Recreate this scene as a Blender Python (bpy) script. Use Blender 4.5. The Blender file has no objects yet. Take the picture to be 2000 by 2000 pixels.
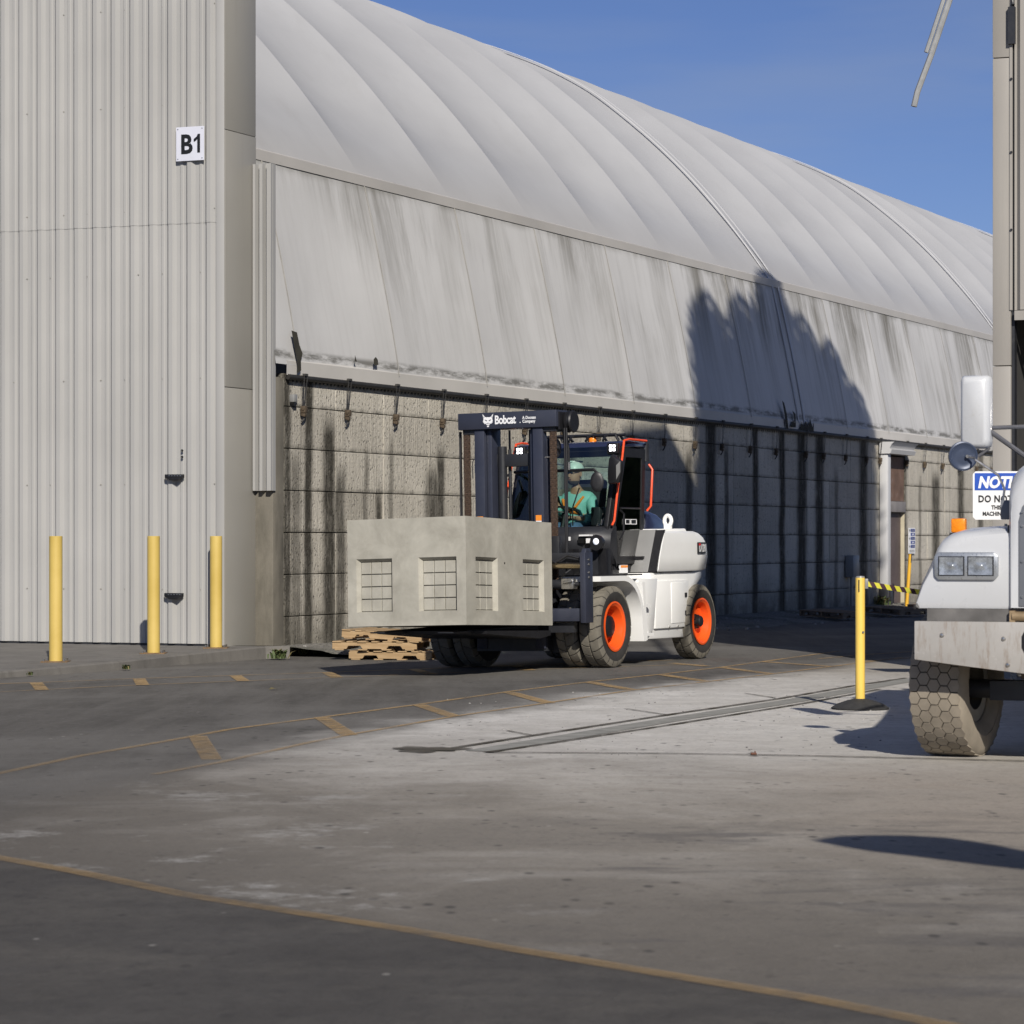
import bpy, bmesh, math, random
from mathutils import Vector, Matrix
random.seed(7)
R_ = math.radians
scene = bpy.context.scene
C = scene.collection

# ------------------------------------------------------------------ camera, sky, sun, exposure
FPX, EYE, HOR = 5400.0, 1.6, 1055.0
cam_d = bpy.data.cameras.new('camera'); cam = bpy.data.objects.new('camera', cam_d); C.objects.link(cam)
cam.location = (0, 0, EYE); cam.rotation_euler = (R_(90), 0, 0)
cam_d.sensor_width = 36; cam_d.lens = 36 * FPX / 2000
cam_d.shift_y = (HOR - 1000) / 2000
cam_d.clip_start = .1; cam_d.clip_end = 3000
cam_d.dof.use_dof = True; cam_d.dof.focus_distance = 35.0; cam_d.dof.aperture_fstop = 7.0
scene.camera = cam
LH = Vector((-.18, .984, 0)).normalized()          # horizontal travel direction of the sunlight
ELEV = R_(31)
world = bpy.data.worlds.new('World'); scene.world = world; world.use_nodes = True
wn = world.node_tree.nodes; wl = world.node_tree.links
bg = wn['Background']; sky = wn.new('ShaderNodeTexSky'); sky.sky_type = 'NISHITA'
sky.sun_disc = False; sky.sun_elevation = ELEV
sky.sun_rotation = math.atan2(-LH.x, -LH.y)
sky.altitude = 1500; sky.air_density = 1.0; sky.dust_density = .15; sky.ozone_density = 3.5
# faint high cirrus veil over the blue
wtc = wn.new('ShaderNodeTexCoord'); wmp = wn.new('ShaderNodeMapping'); wmp.inputs['Scale'].default_value = (2.2, 2.2, 16)
wnz = wn.new('ShaderNodeTexNoise'); wnz.inputs['Scale'].default_value = 1.6; wnz.inputs['Detail'].default_value = 5
wrp = wn.new('ShaderNodeMapRange'); wrp.inputs[1].default_value = .42; wrp.inputs[2].default_value = .75; wrp.inputs[3].default_value = 0; wrp.inputs[4].default_value = .42
wmx = wn.new('ShaderNodeMix'); wmx.data_type = 'RGBA'; wmx.inputs[7].default_value = (4.2, 4.8, 6.0, 1)
wl.new(wtc.outputs['Generated'], wmp.inputs[0]); wl.new(wmp.outputs[0], wnz.inputs['Vector']); wl.new(wnz.outputs[0], wrp.inputs[0])
wgr = wn.new('ShaderNodeMix'); wgr.data_type = 'RGBA'; wgr.blend_type = 'MULTIPLY'; wgr.inputs[0].default_value = 1; wgr.inputs[7].default_value = (.66, .675, .90, 1)   # deep clear-air blue
wl.new(wrp.outputs[0], wmx.inputs[0]); wl.new(sky.outputs[0], wgr.inputs[6]); wl.new(wgr.outputs[2], wmx.inputs[6]); wl.new(wmx.outputs[2], bg.inputs[0])
bg.inputs[1].default_value = .075
sun_d = bpy.data.lights.new('sun', 'SUN'); sun_d.energy = 4.8; sun_d.angle = R_(.53); sun_d.color = (1, .94, .85)
sun = bpy.data.objects.new('sun', sun_d); C.objects.link(sun)
Ld = Vector((LH.x * math.cos(ELEV), LH.y * math.cos(ELEV), -math.sin(ELEV)))
sun.rotation_euler = Ld.to_track_quat('-Z', 'Y').to_euler(); sun.location = (10, -20, 30)
vs = scene.view_settings
vs.view_transform = 'Standard'; vs.look = 'None'; vs.gamma = 1; vs.exposure = 0; vs.use_curve_mapping = False

# ------------------------------------------------------------------ geometry helpers
def ground_z(X, Y):
    t = -((X - 1.32) * .889 - (Y - 34.84) * .458)
    sp = .3 * math.log1p(math.exp(min(t / .3, 60)))
    return -.09 * (1 - math.exp(-sp / 3))
def gnd(u, v, dz=0.0):                              # ground point under a direction of view
    z = 0
    for _ in range(40):
        Y = (EYE - z) * FPX / (v - HOR); X = (u - 1000) / FPX * Y; z = .5 * z + .5 * ground_z(X, Y)
    return Vector((X, Y, ground_z(X, Y) + dz))
def ray(u, v, Y): return Vector(((u - 1000) / FPX * Y, Y, EYE - (v - HOR) / FPX * Y))
AX = Vector((.4222, .9065, 0)).normalized(); NX = Vector((AX.y, -AX.x, 0)); P0 = Vector((-3.3, 40, 0))
def W(s, e, z): return P0 + AX * s + NX * e + Vector((0, 0, z))
def s_of(u, e=0):
    k = (u - 1000) / FPX; b = P0 + NX * e
    return (k * b.y - b.x) / (AX.x - k * AX.y)

class MB:
    def __init__(s): s.v = []; s.f = []; s.m = []; s.mi = 0
    def add(s, vs_, fs, M=None):
        o = len(s.v)
        for p in vs_:
            p = Vector(p); s.v.append(tuple(M @ p) if M is not None else tuple(p))
        for f in fs: s.f.append(tuple(o + i for i in f)); s.m.append(s.mi)
        return s
    def bx(s, x0, x1, y0, y1, z0, z1, M=None):
        return s.add([(x0,y0,z0),(x1,y0,z0),(x1,y1,z0),(x0,y1,z0),(x0,y0,z1),(x1,y0,z1),(x1,y1,z1),(x0,y1,z1)],
                     [(0,3,2,1),(4,5,6,7),(0,1,5,4),(1,2,6,5),(2,3,7,6),(3,0,4,7)], M)
    def prism(s, poly, ax, d0, d1, M=None):          # poly in the two other axes, extruded along ax
        n = len(poly)
        def P(p, d): return {'x': (d, p[0], p[1]), 'y': (p[0], d, p[1]), 'z': (p[0], p[1], d)}[ax]
        vs_ = [P(p, d0) for p in poly] + [P(p, d1) for p in poly]
        fs = [tuple(range(n)), tuple(range(2*n-1, n-1, -1))] + [(i, (i+1) % n, n+(i+1) % n, n+i) for i in range(n)]
        return s.add(vs_, fs, M)
    def cyl(s, p0, p1, r, r2=None, n=16, M=None, cap=True):
        p0, p1 = Vector(p0), Vector(p1); r2 = r if r2 is None else r2
        d = (p1 - p0).normalized(); a = d.orthogonal().normalized(); b = d.cross(a)
        vs_ = []
        for p, rr in ((p0, r), (p1, r2)):
            vs_ += [p + (a*math.cos(2*math.pi*i/n) + b*math.sin(2*math.pi*i/n))*rr for i in range(n)]
        fs = [(i, (i+1) % n, n+(i+1) % n, n+i) for i in range(n)]
        if cap: fs += [tuple(range(n-1, -1, -1)), tuple(range(n, 2*n))]
        return s.add(vs_, fs, M)
    def tube(s, path, r, n=8, M=None, closed=False):
        P = [Vector(p) for p in path]; k = len(P); rings = []; a = None
        for i in range(k):
            q0 = P[(i-1) % k] if (closed or i > 0) else P[i]; q1 = P[(i+1) % k] if (closed or i < k-1) else P[i]
            d = (q1 - q0).normalized()
            a = d.orthogonal().normalized() if a is None else (a - d*a.dot(d)).normalized()
            b = d.cross(a); rr = r[i] if isinstance(r, (list, tuple)) else r
            rings.append([P[i] + (a*math.cos(2*math.pi*j/n) + b*math.sin(2*math.pi*j/n))*rr for j in range(n)])
        vs_ = [p for rg in rings for p in rg]; fs = []
        for i in range(k if closed else k-1):
            i2 = (i+1) % k
            fs += [(i*n+j, i*n+(j+1) % n, i2*n+(j+1) % n, i2*n+j) for j in range(n)]
        if not closed: fs += [tuple(range(n-1, -1, -1)), tuple(range((k-1)*n, k*n))]
        return s.add(vs_, fs, M)
    def lathe(s, prof, n=40, M=None, closed=False):   # profile (radius, h) about the local y axis
        k = len(prof); vs_ = []
        for r, h in prof: vs_ += [(r*math.cos(2*math.pi*j/n), h, r*math.sin(2*math.pi*j/n)) for j in range(n)]
        fs = []
        for i in range(k if closed else k-1):
            i2 = (i+1) % k
            fs += [(i*n+j, i*n+(j+1) % n, i2*n+(j+1) % n, i2*n+j) for j in range(n)]
        return s.add(vs_, fs, M)
    def loft(s, rings, cap=True, M=None):
        n = len(rings[0]); vs_ = [p for r in rings for p in r]; fs = []
        for i in range(len(rings)-1):
            fs += [(i*n+j, i*n+(j+1) % n, (i+1)*n+(j+1) % n, (i+1)*n+j) for j in range(n)]
        if cap: fs += [tuple(range(n-1, -1, -1)), tuple(range((len(rings)-1)*n, len(rings)*n))]
        return s.add(vs_, fs, M)
    def grid(s, pts, M=None):
        nr, nc = len(pts), len(pts[0])
        return s.add([p for r in pts for p in r], [(i*nc+j, i*nc+j+1, (i+1)*nc+j+1, (i+1)*nc+j) for i in range(nr-1) for j in range(nc-1)], M)
    def mesh(s, name, mats, smooth=30, recalc=True, bevel=0, seg=2):
        me = bpy.data.meshes.new(name); me.from_pydata(s.v, [], s.f)
        mats = mats if isinstance(mats, (list, tuple)) else [mats]
        for m in mats: me.materials.append(m)
        me.polygons.foreach_set('material_index', s.m)
        if recalc or bevel:
            bm = bmesh.new(); bm.from_mesh(me)
            if recalc: bmesh.ops.recalc_face_normals(bm, faces=bm.faces)
            if bevel:
                es = [e for e in bm.edges if len(e.link_faces) == 2 and e.calc_face_angle(0) > R_(32)]
                bmesh.ops.bevel(bm, geom=es, offset=bevel, offset_type='OFFSET', segments=seg, profile=.5, affect='EDGES', clamp_overlap=True)
            bm.to_mesh(me); bm.free()
        if smooth:
            me.shade_smooth(); me.set_sharp_from_angle(angle=R_(smooth))
        me.update(); return me
    def build(s, name, mats, parent=None, **k):
        return obj(name, s.mesh(name, mats, **k), parent)
def obj(name, data, parent=None, loc=None):
    o = bpy.data.objects.new(name, data); C.objects.link(o); o.parent = parent
    if loc is not None: o.location = loc
    return o
def tag(o, label, cat, group=None):
    o['label'] = label; o['category'] = cat
    if group: o['group'] = group
    return o
def thing(name, label, cat, M=None, group=None):
    o = bpy.data.objects.new(name, None); C.objects.link(o); o.empty_display_size = .2
    if M is not None: o.matrix_world = M
    return tag(o, label, cat, group)
def structure(o): o['kind'] = 'structure'; return o
def frame(loc, xdir, roll=0, pitch=0):                # matrix with local x along xdir
    x = Vector((xdir[0], xdir[1], 0)).normalized(); y = Vector((-x.y, x.x, 0))
    m = Matrix(((x.x, y.x, 0, loc[0]), (x.y, y.y, 0, loc[1]), (0, 0, 1, loc[2]), (0, 0, 0, 1)))
    return m @ Matrix.Rotation(roll, 4, 'X') @ Matrix.Rotation(pitch, 4, 'Y')
T = Matrix.Translation
def text(name, body, mat, parent, M, size, bold=0, xs=1.0, depth=.002, align='LEFT', spacing=1.0):
    cu = bpy.data.curves.new(name, 'FONT'); cu.body = body; cu.size = size; cu.offset = bold; cu.extrude = depth
    cu.align_x = align; cu.space_character = spacing; cu.resolution_u = 3
    t = bpy.data.objects.new(name, cu); C.objects.link(t)
    bpy.context.view_layer.update()
    me = bpy.data.meshes.new_from_object(t.evaluated_get(bpy.context.evaluated_depsgraph_get()))
    bpy.data.objects.remove(t); bpy.data.curves.remove(cu)
    me.transform(M @ Matrix.Diagonal((xs, 1, 1, 1))); me.materials.clear(); me.materials.append(mat)
    return obj(name, me, parent)
def plane_M(origin, right, up):                       # text plane: x right, y up, z out
    r = Vector(right).normalized(); u = Vector(up).normalized(); n = r.cross(u)
    return Matrix(((r.x,u.x,n.x,origin[0]),(r.y,u.y,n.y,origin[1]),(r.z,u.z,n.z,origin[2]),(0,0,0,1)))

# ------------------------------------------------------------------ material helpers
class NT:
    def __init__(s, name):
        s.m = bpy.data.materials.new(name); s.m.use_nodes = True; s.t = s.m.node_tree; s.n = s.t.nodes; s.l = s.t.links
        s.b = s.n['Principled BSDF']; s.out = s.n['Material Output']
    def node(s, ty, **k):
        n = s.n.new(ty)
        for a, b in k.items(): setattr(n, a, b)
        return n
    def put(s, sock, v):
        if hasattr(v, 'is_output'): s.l.new(v, sock)
        elif isinstance(v, tuple) and len(v) == 3 and sock.type == 'RGBA': sock.default_value = (*v, 1)
        else: sock.default_value = v
    def math(s, op, a, b=0.0, c=None, clamp=False):
        n = s.node('ShaderNodeMath', operation=op, use_clamp=clamp); s.put(n.inputs[0], a); s.put(n.inputs[1], b)
        if c is not None: s.put(n.inputs[2], c)
        return n.outputs[0]
    def mapr(s, v, a, b, c=0.0, d=1.0, smooth=False):
        n = s.node('ShaderNodeMapRange'); n.interpolation_type = 'SMOOTHSTEP' if smooth else 'LINEAR'
        for i, q in enumerate((v, a, b, c, d)): s.put(n.inputs[i], q)
        return n.outputs[0]
    def mix(s, fac, a, b, mode='MIX'):
        n = s.node('ShaderNodeMix', data_type='RGBA', blend_type=mode); s.put(n.inputs[0], fac); s.put(n.inputs[6], a); s.put(n.inputs[7], b)
        return n.outputs[2]
    def noise(s, vec, scale, detail=4, rough=.55, dist=0, dim='3D'):
        n = s.node('ShaderNodeTexNoise', noise_dimensions=dim)
        if vec is not None: s.l.new(vec, n.inputs['Vector'])
        n.inputs['Scale'].default_value = scale; n.inputs['Detail'].default_value = detail
        n.inputs['Roughness'].default_value = rough; n.inputs['Distortion'].default_value = dist
        return n.outputs[0]
    def voro(s, vec, scale, feat='F1'):
        n = s.node('ShaderNodeTexVoronoi', feature=feat); s.l.new(vec, n.inputs['Vector']); n.inputs['Scale'].default_value = scale
        return n.outputs['Distance']
    def coord(s, kind='Object', ref=None):
        n = s.node('ShaderNodeTexCoord')
        if ref is not None: n.object = ref
        return n.outputs[kind]
    def pos(s): return s.node('ShaderNodeNewGeometry').outputs['Position']
    def map(s, vec, scale=(1,1,1), rot=(0,0,0), loc=(0,0,0)):
        n = s.node('ShaderNodeMapping'); s.l.new(vec, n.inputs[0]); n.inputs['Scale'].default_value = scale
        n.inputs['Rotation'].default_value = rot; n.inputs['Location'].default_value = loc
        return n.outputs[0]
    def sep(s, vec):
        n = s.node('ShaderNodeSeparateXYZ'); s.l.new(vec, n.inputs[0]); return n.outputs
    def comb(s, x, y, z):
        n = s.node('ShaderNodeCombineXYZ'); s.put(n.inputs[0], x); s.put(n.inputs[1], y); s.put(n.inputs[2], z); return n.outputs[0]
    def bump(s, h, strength=.3, dist=.01):
        n = s.node('ShaderNodeBump'); s.l.new(h, n.inputs['Height']); n.inputs['Strength'].default_value = strength; n.inputs['Distance'].default_value = dist
        s.l.new(n.outputs[0], s.b.inputs['Normal'])
    def fin(s, col=None, rough=None, metal=None):
        if col is not None: s.put(s.b.inputs['Base Color'], col)
        if rough is not None: s.put(s.b.inputs['Roughness'], rough)
        if metal is not None: s.put(s.b.inputs['Metallic'], metal)
        return s.m
def lerp(c, k): return tuple(max(0, min(1, q*k)) for q in c)
def mat(name, col, rough=.5, metal=0., var=.12, scale=3., bump=0., bscale=60., bdist=.003, dirt=None, dirt_amt=0., dirt_scale=2.5, spec=.5, coat=0.):
    t = NT(name); v = t.pos()
    n1 = t.noise(v, scale, 5); c = t.mix(t.mapr(n1, .3, .7), lerp(col, 1-var), lerp(col, 1+var))
    if dirt is not None:
        n2 = t.noise(v, dirt_scale, 7, .65)
        c = t.mix(t.mapr(n2, .62-dirt_amt*.4, .8-dirt_amt*.3, 0, .9), c, dirt)
    r = t.mapr(t.noise(v, scale*5, 4), .3, .7, max(.04, rough-.06), min(1, rough+.08))
    t.fin(c, r, metal); t.b.inputs['Specular IOR Level'].default_value = spec
    if coat: t.b.inputs['Coat Weight'].default_value = coat; t.b.inputs['Coat Roughness'].default_value = .08
    if bump: t.bump(t.noise(v, bscale, 4), bump, bdist)
    return t.m
def emis(name, col, st, base=(.8,.8,.8)):
    t = NT(name); t.fin(base, .3); t.put(t.b.inputs['Emission Color'], col); t.b.inputs['Emission Strength'].default_value = st; return t.m
def glass(name, tint, refl=.12, rough=.02, absorb=1.0):
    t = NT(name); tr = t.node('ShaderNodeBsdfTransparent'); t.put(tr.inputs[0], tint)
    gl = t.node('ShaderNodeBsdfGlossy'); gl.inputs['Roughness'].default_value = rough
    fr = t.node('ShaderNodeFresnel'); fr.inputs[0].default_value = 1.5
    fac = t.math('MULTIPLY_ADD', fr.outputs[0], .9, refl, clamp=True)
    mx = t.node('ShaderNodeMixShader'); t.l.new(fac, mx.inputs[0]); t.l.new(tr.outputs[0], mx.inputs[1]); t.l.new(gl.outputs[0], mx.inputs[2])
    t.l.new(mx.outputs[0], t.out.inputs[0]); return t.m
MT = {}
MT['navy'] = mat('navy_mast_paint', (.030,.034,.052), .42, 0, .12, 2, dirt=(.09,.085,.08), dirt_amt=-.05, spec=.5)
MT['charcoal'] = mat('charcoal_paint', (.022,.023,.027), .42, 0, .2, 4, dirt=(.08,.075,.07), dirt_amt=0)
MT['black'] = mat('black_plastic', (.012,.012,.014), .45, 0, .2, 6)
MT['hood_navy'] = mat('glossy_navy_hood', (.02,.025,.06), .18, 0, .1, 3, coat=.5)
MT['fl_white'] = mat('white_machine_paint', (.84,.84,.82), .35, 0, .03, 2, dirt=(.5,.48,.43), dirt_amt=-.12, spec=.4)
MT['fl_grey'] = mat('light_grey_panel', (.23,.23,.225), .4, 0, .05, 3)
MT['orange'] = mat('orange_paint', (.85,.105,.015), .35, 0, .06, 4, dirt=(.35,.2,.12), dirt_amt=-.1)
MT['rail'] = mat('orange_red_rail', (.85,.09,.025), .3, 0, .05, 4)
MT['steel'] = mat('bare_steel', (.45,.44,.42), .28, .9, .1, 8)
MT['shaft'] = mat('chrome_shaft_reflection_tint', (.42,.33,.2), .22, .95, .12, 5)  # chrome shaft: its bronze-toned reflection is put into the base colour
MT['chain'] = mat('oiled_chain', (.16,.11,.08), .5, .6, .3, 60)
MT['rubber'] = mat('tyre_rubber', (.03,.028,.026), .85, 0, .25, 9, .3, 120, .003, dirt=(.11,.1,.085), dirt_amt=.0)
MT['tread'] = mat('dusty_tread', (.17,.155,.125), .95, 0, .2, 7, .4, 90, .004, dirt=(.06,.055,.05), dirt_amt=0)
MT['tdust'] = mat('tan_dust_tread', (.26,.225,.175), .95, 0, .15, 7, .4, 90, .004, dirt=(.12,.11,.1), dirt_amt=-.02)
MT['tgap'] = mat('dusty_groove', (.085,.075,.06), .95, 0, .2, 9)
MT['glass'] = glass('cab_glass', (.72,.86,.82), .10)
MT['doorglass'] = glass('tinted_door_glass', (.55,.72,.67), .20)
MT['chrome'] = mat('chrome', (.7,.71,.73), .1, 1, .03, 5)
MT['seat'] = mat('seat_fabric', (.025,.025,.03), .85, 0, .2, 10)
MT['decal_w'] = mat('white_decal', (.8,.8,.8), .4, 0, .02)
MT['decal_o'] = mat('orange_decal', (.85,.28,.03), .4, 0, .02)
MT['decal_k'] = mat('black_decal', (.01,.01,.01), .4, 0, .02)
MT['decal_r'] = mat('red_decal', (.7,.02,.02), .4, 0, .02)
MT['led'] = emis('led_lamp', (1,.96,1), 6)
MT['head'] = emis('head_lamp', (.8,.85,1), .7)

# =================================================================== SETTING: ground
def ground_material():
    t = NT('yard_surface'); p = t.pos(); x, y, z = t.sep(p)
    fine = t.noise(p, 38, 5, .7); speck = t.voro(p, 26); med = t.noise(p, 2.2, 6, .6); big = t.noise(p, .28, 5, .6, .6)
    # wheel sweeps lie along the lane
    sw = t.noise(t.map(p, (3.2, .28, 1), (0, 0, R_(25))), 1.0, 6, .65, .3)
    sw2 = t.noise(t.map(p, (.62, .5, 1), (0, 0, R_(25))), 1.0, 7, .6, .9)
    arc = t.noise(t.map(p, (.35, 1.5, 1), (0, 0, R_(-22)), (5, 2, 0)), 1.0, 6, .6, .6)
    # apron edge (walkway side): x = quadratic of y
    yb = t.math('SUBTRACT', y, 18.95)
    xb = t.math('ADD', t.math('MULTIPLY_ADD', yb, .2745, -2.4), t.math('MULTIPLY', t.math('MULTIPLY', yb, yb), .00797))
    d1 = t.math('ADD', t.math('SUBTRACT', x, xb), t.math('MULTIPLY_ADD', med, .5, -.3))
    # near edge: line from (-2.57,13.89) to (1.33,9.24)
    d2 = t.math('ADD', t.math('ADD', t.math('MULTIPLY', t.math('ADD', x, 2.57), .766), t.math('MULTIPLY', t.math('SUBTRACT', y, 13.89), .643)), t.math('MULTIPLY_ADD', med, .16, -.08))
    d1 = t.math('ADD', d1, t.math('MULTIPLY_ADD', sw2, 1.6, -.85)); m1 = t.mapr(d1, -.75, .55, 0, 1, True); m2 = t.mapr(d2, -.05, .12, 0, 1, True)
    ap = t.math('MULTIPLY', m1, m2)
    # how dusty: most on the slab beside the walkway, thinning towards the near edge
    dx = t.math('DIVIDE', t.math('SUBTRACT', x, 1.6), 4.2); dy = t.math('DIVIDE', t.math('SUBTRACT', y, 26.5), 7.5)
    rr = t.math('SQRT', t.math('ADD', t.math('MULTIPLY', dx, dx), t.math('MULTIPLY', dy, dy)))
    slab = t.mapr(rr, .3, 1.65, 1.05, .0, True)
    dust = t.math('ADD', t.math('MULTIPLY', slab, .95), t.math('ADD', t.math('MULTIPLY_ADD', sw2, .9, -.48), t.math('MULTIPLY_ADD', arc, .5, -.25)), clamp=True)
    lane_c = t.mix(t.mapr(sw, .3, .72), (.078,.072,.063), (.135,.126,.112))
    lane_c = t.mix(t.mapr(big, .42, .66, 0, .7), lane_c, (.185,.175,.158))
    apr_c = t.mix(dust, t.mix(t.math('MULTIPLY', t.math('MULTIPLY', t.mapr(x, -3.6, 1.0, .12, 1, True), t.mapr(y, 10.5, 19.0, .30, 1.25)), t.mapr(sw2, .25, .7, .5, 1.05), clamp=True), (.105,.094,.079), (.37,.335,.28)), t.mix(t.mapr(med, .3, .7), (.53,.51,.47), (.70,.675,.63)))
    tan = t.math('MULTIPLY', t.mapr(x, 1.0, 2.6, 0, 1, True), t.mapr(y, 12.5, 15.5, 0, 1, True))
    tan = t.math('MULTIPLY', tan, t.mapr(y, 18.5, 20.6, 1, 0, True))
    apr_c = t.mix(t.math('MULTIPLY', tan, t.mapr(sw2, .3, .6, .35, .85)), apr_c, (.34,.295,.24))
    # chalky spills
    sp = t.math('ADD', t.noise(t.map(p, (.75, .8, 1), (0, 0, R_(8)), (3.1, .7, 0)), 1.1, 8, .72, .1), t.math('MULTIPLY_ADD', t.noise(p, 7, 6, .75), .34, -.17))
    ws = t.math('MULTIPLY', t.mapr(sp, .56, .74, 0, .85), t.mapr(x, -.9, .9, 1, 0, True))
    ws = t.math('MULTIPLY', ws, t.mapr(y, 13, 22, 1, .15, True))
    apr_c = t.mix(ws, apr_c, (.55,.54,.51))
    # dark scuffed patches near the front
    dk = t.math('MULTIPLY', t.mapr(t.noise(t.map(p, (.55, 1.5, 1), (0, 0, R_(-12)), (1.3, 4.2, 0)), 1.0, 7, .7, .4), .52, .64, 0, .75), t.math('MULTIPLY', t.mapr(y, 14.5, 17, 1, 0, True), t.mapr(x, -.4, .8, 0, 1, True)))
    apr_c = t.mix(dk, apr_c, (.115,.107,.101))
    grit = t.noise(t.map(p, (1, .7, 1)), 9, 6, .72); apr_c = t.mix(t.mapr(grit, .48, .72, 0, .4), apr_c, t.mix(.55, apr_c, (.06,.055,.05))); lane_c = t.mix(t.mapr(grit, .5, .75, 0, .4), lane_c, (.20,.195,.185))
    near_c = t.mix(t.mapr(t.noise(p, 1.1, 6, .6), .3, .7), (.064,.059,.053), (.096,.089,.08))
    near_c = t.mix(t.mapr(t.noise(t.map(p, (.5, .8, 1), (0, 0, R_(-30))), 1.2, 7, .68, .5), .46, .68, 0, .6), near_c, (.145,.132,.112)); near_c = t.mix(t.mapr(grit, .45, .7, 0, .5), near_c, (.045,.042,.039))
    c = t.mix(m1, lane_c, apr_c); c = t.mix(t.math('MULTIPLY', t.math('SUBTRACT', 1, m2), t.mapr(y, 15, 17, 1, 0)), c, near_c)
    # gravel tint along the wall base is its own object; aggregate speckle here
    c = t.mix(t.mapr(fine, .35, .75, 0, .42), c, t.mix(.5, c, (.02,.02,.02)), 'MIX')
    c = t.mix(t.math('MULTIPLY', t.mapr(t.voro(p, 9), .06, .2, .65, 0), t.mapr(t.noise(p, 3, 3), .45, .6)), c, (.05,.047,.045))
    c = t.mix(t.math('MULTIPLY', t.mapr(t.voro(t.map(p, (1, .55, 1)), 6.5), .10, .22, .7, 0), t.mapr(t.noise(p, 1.3, 4), .47, .60)), c, (.045,.042,.039))
    c = t.mix(t.math('MULTIPLY', t.mapr(t.voro(t.map(p, (1, .6, 1), loc=(7.3, 2.1, 0)), 4.2), .04, .09, .6, 0), t.mapr(t.noise(p, .9, 4), .5, .62)), c, (.42,.40,.36))
    c = t.mix(t.mapr(t.noise(p, 95, 3, .6), .66, .78, 0, .5), c, (.5,.49,.46))
    t.fin(c, t.mapr(fine, .3, .7, .82, .97)); t.b.inputs['Specular IOR Level'].default_value = .3
    t.bump(t.math('ADD', t.math('MULTIPLY', fine, .6), t.math('ADD', t.math('MULTIPLY', med, .7), t.math('MULTIPLY', grit, .8))), .6, .02)
    return t.m
xs = [-400,-200,-100,-60,-40,-28,-20] + [-16 + .5*i for i in range(69)] + [22,30,45,70,120,220,400]
ys = [-150,-60,-25,-8,0] + [4 + .75*i for i in range(100)] + [85,100,130,180,260,400,700,1200]
mb = MB(); mb.grid([[(x, y, ground_z(x, y)) for x in xs] for y in ys])
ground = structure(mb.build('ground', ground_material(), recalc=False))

def paint_mat(LV=.78, nm='worn_yellow_paint'):
    t = NT(nm); p = t.pos()
    w = t.noise(p, 7, 7, .72); w2 = t.noise(p, 1.1, 4, .6)
    a = t.mapr(t.math('ADD', w, t.math('MULTIPLY', w2, .8)), .78, 1.2, LV, .05)
    t.fin(t.mix(t.mapr(t.noise(p, 30, 4), .3, .7), (.40,.26,.105), (.49,.33,.15)), .8); yy = t.sep(p)[1]; t.put(t.b.inputs['Alpha'], t.math('MULTIPLY', a, t.mapr(t.math('ADD', yy, t.math('MULTIPLY_ADD', w2, 8, -4)), 16, 27, .3, 1, True)) if LV > .5 else a)
    return t.m
YP = paint_mat(); YF = paint_mat(.42, 'faded_yellow_paint')
def strip(name, pts, width, m, dz=.005, parent=ground, steps=6):
    """flat painted band following ground points"""
    P = [gnd(u, v) for u, v in pts]; Q = []
    for i in range(len(P)-1):
        for k in range(steps): Q.append(P[i].lerp(P[i+1], k/steps))
    Q.append(P[-1]); rows = []
    for i, p in enumerate(Q):
        d = (Q[min(i+1, len(Q)-1)] - Q[max(i-1, 0)]); d.z = 0; d.normalize(); n = Vector((d.y, -d.x, 0))*width/2
        rows.append([(p.x-n.x, p.y-n.y, ground_z(p.x-n.x, p.y-n.y)+dz), (p.x+n.x, p.y+n.y, ground_z(p.x+n.x, p.y+n.y)+dz)])
    mb = MB(); mb.grid(rows); return mb.build(name, m, parent, recalc=False, smooth=0)
strip('painted_line', [(-600,1640),(-150,1545),(0,1511),(155,1477.6),(321,1449),(450,1425),(621,1402.6),(836,1374),(997,1351),(1153,1332),(1296,1317),(1407,1304),(1488,1293),(1640,1272)], .075, YP)
strip('painted_line', [(300,1514),(430,1490),(600,1452),(687,1435),(886,1400),(1072,1373),(1233,1349),(1382,1332),(1507,1317),(1643,1300),(1760,1285)], .065, YP, .006)
strip('painted_line', [(-900,1525),(-200,1642),(0,1677),(155,1705),(362,1749),(600,1787),(792,1817),(1000,1855),(1176,1884),(1373,1917),(1569,1949),(1776,1990),(1960,2028)], .11, YF)
strip('painted_line', [(-700,1367),(-150,1342),(0,1336),(89,1333),(263,1326),(454,1320),(635,1314),(820,1307),(1010,1300),(1180,1294),(1314,1290)], .09, YP)
strip('painted_line', [(-100,1357),(0,1352),(273,1338.5),(478,1330.5),(649,1324),(850,1316),(1030,1309),(1376,1298)], .06, YP, .006)
strip('painted_line', [(1600,1287),(1690,1279),(1800,1272)], .07, YP)
strip('painted_line', [(1690,1292),(1800,1284)], .07, YP, .006)
for a, b in [((386,1439),(414,1485)),((628,1402),(682,1437)),((817,1377),(886,1400)),((994,1353),(1072,1374)),((1153,1333.5),(1233,1348)),((1289,1318),(1382,1332)),
             ((1407,1304),(1507,1317)),((1488,1293),(1625,1302.5)),((70,1334),(83,1349)),((271,1326),(279,1339)),((459,1320),(476,1331)),((639,1314),(659,1324.5)),
             ((808,1308),(844,1318)),((1005,1301),(1036,1310)),((1311,1296),(1380,1302))]:
    strip('painted_bar', [a, b], .15, YP, .007)

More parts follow.
